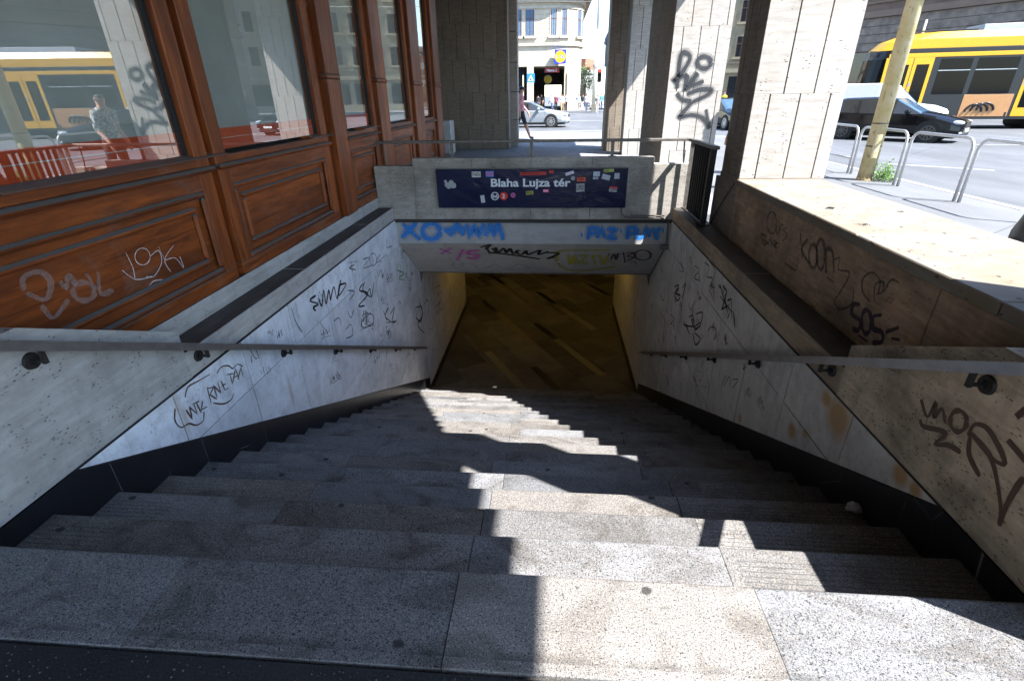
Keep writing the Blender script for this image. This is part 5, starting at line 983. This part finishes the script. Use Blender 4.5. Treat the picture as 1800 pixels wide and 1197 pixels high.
# ------------------------------------------------------------------ people
SKIN = plain('skin', (.50,.27,.19), .6, var=.05); HAIR = plain('dark_hair', (.03,.02,.015), .6); HAIRL = plain('grey_hair', (.45,.42,.38), .6); SHOE = plain('shoe', (.12,.12,.12), .6)
def person(label, loc, rz, shirt, legs, h=1.75, stride=.0, short=False, hair=HAIR, arm=.25, cap=None, bag=None, group=None, sleeve=.55):
    k = h/1.75; V = []; E = []; Rr = []
    def v(x, y, z, r): V.append((x*k, y*k, z*k)); Rr.append(r*k*1.13); return len(V)-1
    def ch(a, pts):
        for p in pts: b = v(*p); E.append((a, b)); a = b
        return a
    pel = v(0, 0, .96, .145); c = ch(pel, [(0, .0, 1.12, .135), (0, .0, 1.30, .16), (0, 0, 1.43, .135), (0, .01, 1.51, .06), (0, .02, 1.57, .062), (0, .025, 1.66, .092), (0, .015, 1.735, .062)])
    sh = 3
    for s in (1, -1):
        sg_ = s*stride
        ch(pel, [(s*.09, 0, .90, .105), (s*.10, sg_*.35, .50+abs(stride)*.02, .068), (s*.10, sg_*.72-(.12 if sg_ < 0 else 0), .10, .042), (s*.10, sg_*.72+.02-(.12 if sg_ < 0 else 0), .045, .045), (s*.105, sg_*.72+.17-(.12 if sg_ < 0 else 0), .035, .038)])
        a = v(s*.17, 0, 1.41, .072); E.append((sh, a)); b = ch(a, [(s*.23, -sg_*.25-.02, 1.13, .047), (s*.24, -sg_*.45+arm*.5, .92, .034), (s*.24, -sg_*.5+arm*.6, .84, .036), (s*.235, -sg_*.5+arm*.65, .77, .022)])
        for q in range(4): ch(b-0, [(s*(.235+.012*(q-1.5)), -sg_*.5+arm*.66+.006*q, .715+abs(q-1.5)*.008, .009)])
    me = bpy.data.meshes.new('skel'); me.from_pydata(V, E, []); o = bpy.data.objects.new('tmp', me); COL.objects.link(o); o.modifiers.new('s', 'SKIN'); md = o.modifiers.new('u', 'SUBSURF'); md.levels = 1; md.render_levels = 1
    for i, r in enumerate(Rr): me.skin_vertices[0].data[i].radius = (r, r*(.72 if i in (0,1,2,3) else 1)); me.skin_vertices[0].data[i].use_root = (i == 0)
    bpy.context.view_layer.update(); nm = bpy.data.meshes.new_from_object(o.evaluated_get(bpy.context.evaluated_depsgraph_get())); bpy.data.objects.remove(o); nm.name = 'person'
    nm.materials.clear()
    for m in (SKIN, shirt, legs, hair, SHOE): nm.materials.append(m)
    for p in nm.polygons:
        x, y, z = p.center/k; ax = abs(x); p.use_smooth = True
        if z > 1.66 or (z > 1.56 and y < -.01): p.material_index = 3
        elif z > 1.50: p.material_index = 0
        elif z > 1.0 and ax < .2: p.material_index = 1
        elif ax >= .19 and z > .7: p.material_index = 1 if z > (1.43-.6*sleeve) else 0
        elif z > .93: p.material_index = 1
        elif z > (.52 if short else .085): p.material_index = 2
        elif z > .085: p.material_index = 0
        else: p.material_index = 4
    ob = bpy.data.objects.new('person', nm); COL.objects.link(ob); ob.location = loc; ob.rotation_euler = (0, 0, rz); tag(ob, label, 'person', group)
    f = MB(); f.sphere((0, (.025+.085)*k, 1.625*k), .014*k, .02*k, .022*k, 6, 5); f.build('nose', SKIN, ob, False, True)
    for s in (1, -1): MB().sphere((s*.033*k, (.025+.083)*k, 1.655*k), .011*k, .008*k, .008*k, 6, 4).build('eye', HAIR, ob, False); MB().sphere((s*.092*k, .02*k, 1.64*k), .012*k, .02*k, .03*k, 6, 4).build('ear', SKIN, ob, False)
    MB().bbox(-.022*k, .022*k, .10*k, .112*k, 1.588*k, 1.597*k, .002).build('mouth', plain('lip', (.35,.12,.10), .6) if 'lip' not in bpy.data.materials else bpy.data.materials['lip'], ob, False)
    if cap: 
        c_ = MB(); c_.sphere((0, .02*k, 1.70*k), .105*k, .115*k, .075*k, 12, 7); c_.bbox(-.075*k, .075*k, .10*k, .20*k, 1.685*k, 1.70*k, .005); c_.build('cap', cap, ob, False, True)
    if bag: MB().bbox(-.15*k, .15*k, -.30*k, -.13*k, 1.0*k, 1.42*k, .05).build('backpack', bag, ob, False, True)
    return ob
def cloth(n, c): return plain(n, c, .85, vs=14, var=.18)
def patterned():
    k = M('patterned_shirt'); n = k.noise(scale=16, det=3, dist=1.5); return k.out(k.mix(k.ramp(n, .49, .54), (.03,.035,.03), (.60,.60,.58)), .8)
person('person in a pink shirt, dark shorts and cap walking past the dark pier', (-1.30, 21.95, 0), math.radians(-78), cloth('pink_shirt', (.55,.25,.27)), cloth('navy_shorts', (.025,.027,.035)), 1.90, .42, True, arm=.2, cap=IRON, sleeve=.8)
person('person in a black and white patterned shirt, seen reflected in the shop window', (3.32, 9.85, 0), math.radians(100), patterned(), cloth('dark_trousers', (.03,.03,.035)), 1.76, .15, arm=.3)
WT = cloth('white_top', (.72,.72,.72)); BT = cloth('black_top', (.03,.03,.032)); JE = cloth('jeans', (.08,.11,.18)); BE = cloth('beige_trousers', (.45,.38,.28)); LB = cloth('light_blue_top', (.38,.46,.60)); MA = cloth('maroon_top', (.20,.04,.06)); TA = cloth('tan_skirt', (.50,.30,.16)); GN = cloth('teal_top', (.10,.30,.30))
ppl = [('person in a white top leaning forward at the arcade entrance', -.2, 57.6, 60, WT, JE, .3), ('person in a maroon top inside the arcade entrance', .22, 61, 180, MA, BT, .1), ('person in a black top deep in the dark arcade', -1.4, 63, 160, BT, BT, .1), ('second dark figure deep in the arcade by the left pier', -1.75, 62.5, 20, BT, JE, .2), ('person with a white top and tan skirt at the right arcade pier', .85, 57.8, 200, WT, TA, .25), ('person in a grey top and dark trousers beside the right pier', 1.25, 58.6, 170, cloth('grey_top', (.30,.30,.32)), BT, .1), ('person in a light blue top at the corner of the store', 2.5, 57.6, 190, LB, BE, .25), ('person in a black top walking right of the store corner', 3.1, 60, 0, BT, WT, .35), ('person with white top and patterned trousers near the mast', 3.45, 59, 10, WT, JE, .3), ('person in beige trousers standing in front of the mast', 4.35, 55.6, 185, cloth('taupe_top', (.32,.27,.23)), BE, .15), ('person with a teal bag beside the mast', 4.9, 58, 185, GN, JE, .1), ('pedestrian in white far off between the two lit pillars', 14.2, 42, 120, WT, JE, .3), ('pedestrian in yellow far off between the two lit pillars', 13.4, 45, 150, cloth('yellow_top', (.65,.55,.05)), BT, .2)]
for i, (lab, x, y, rz, s_, l_, stv) in enumerate(ppl): person(lab, (x, y, 0 if y > 57 else G), math.radians(rz), s_, l_, random.uniform(1.62, 1.82), stv, hair=random.choice((HAIR, HAIRL, HAIR)), group='people across the junction', sleeve=random.uniform(.4, .9))
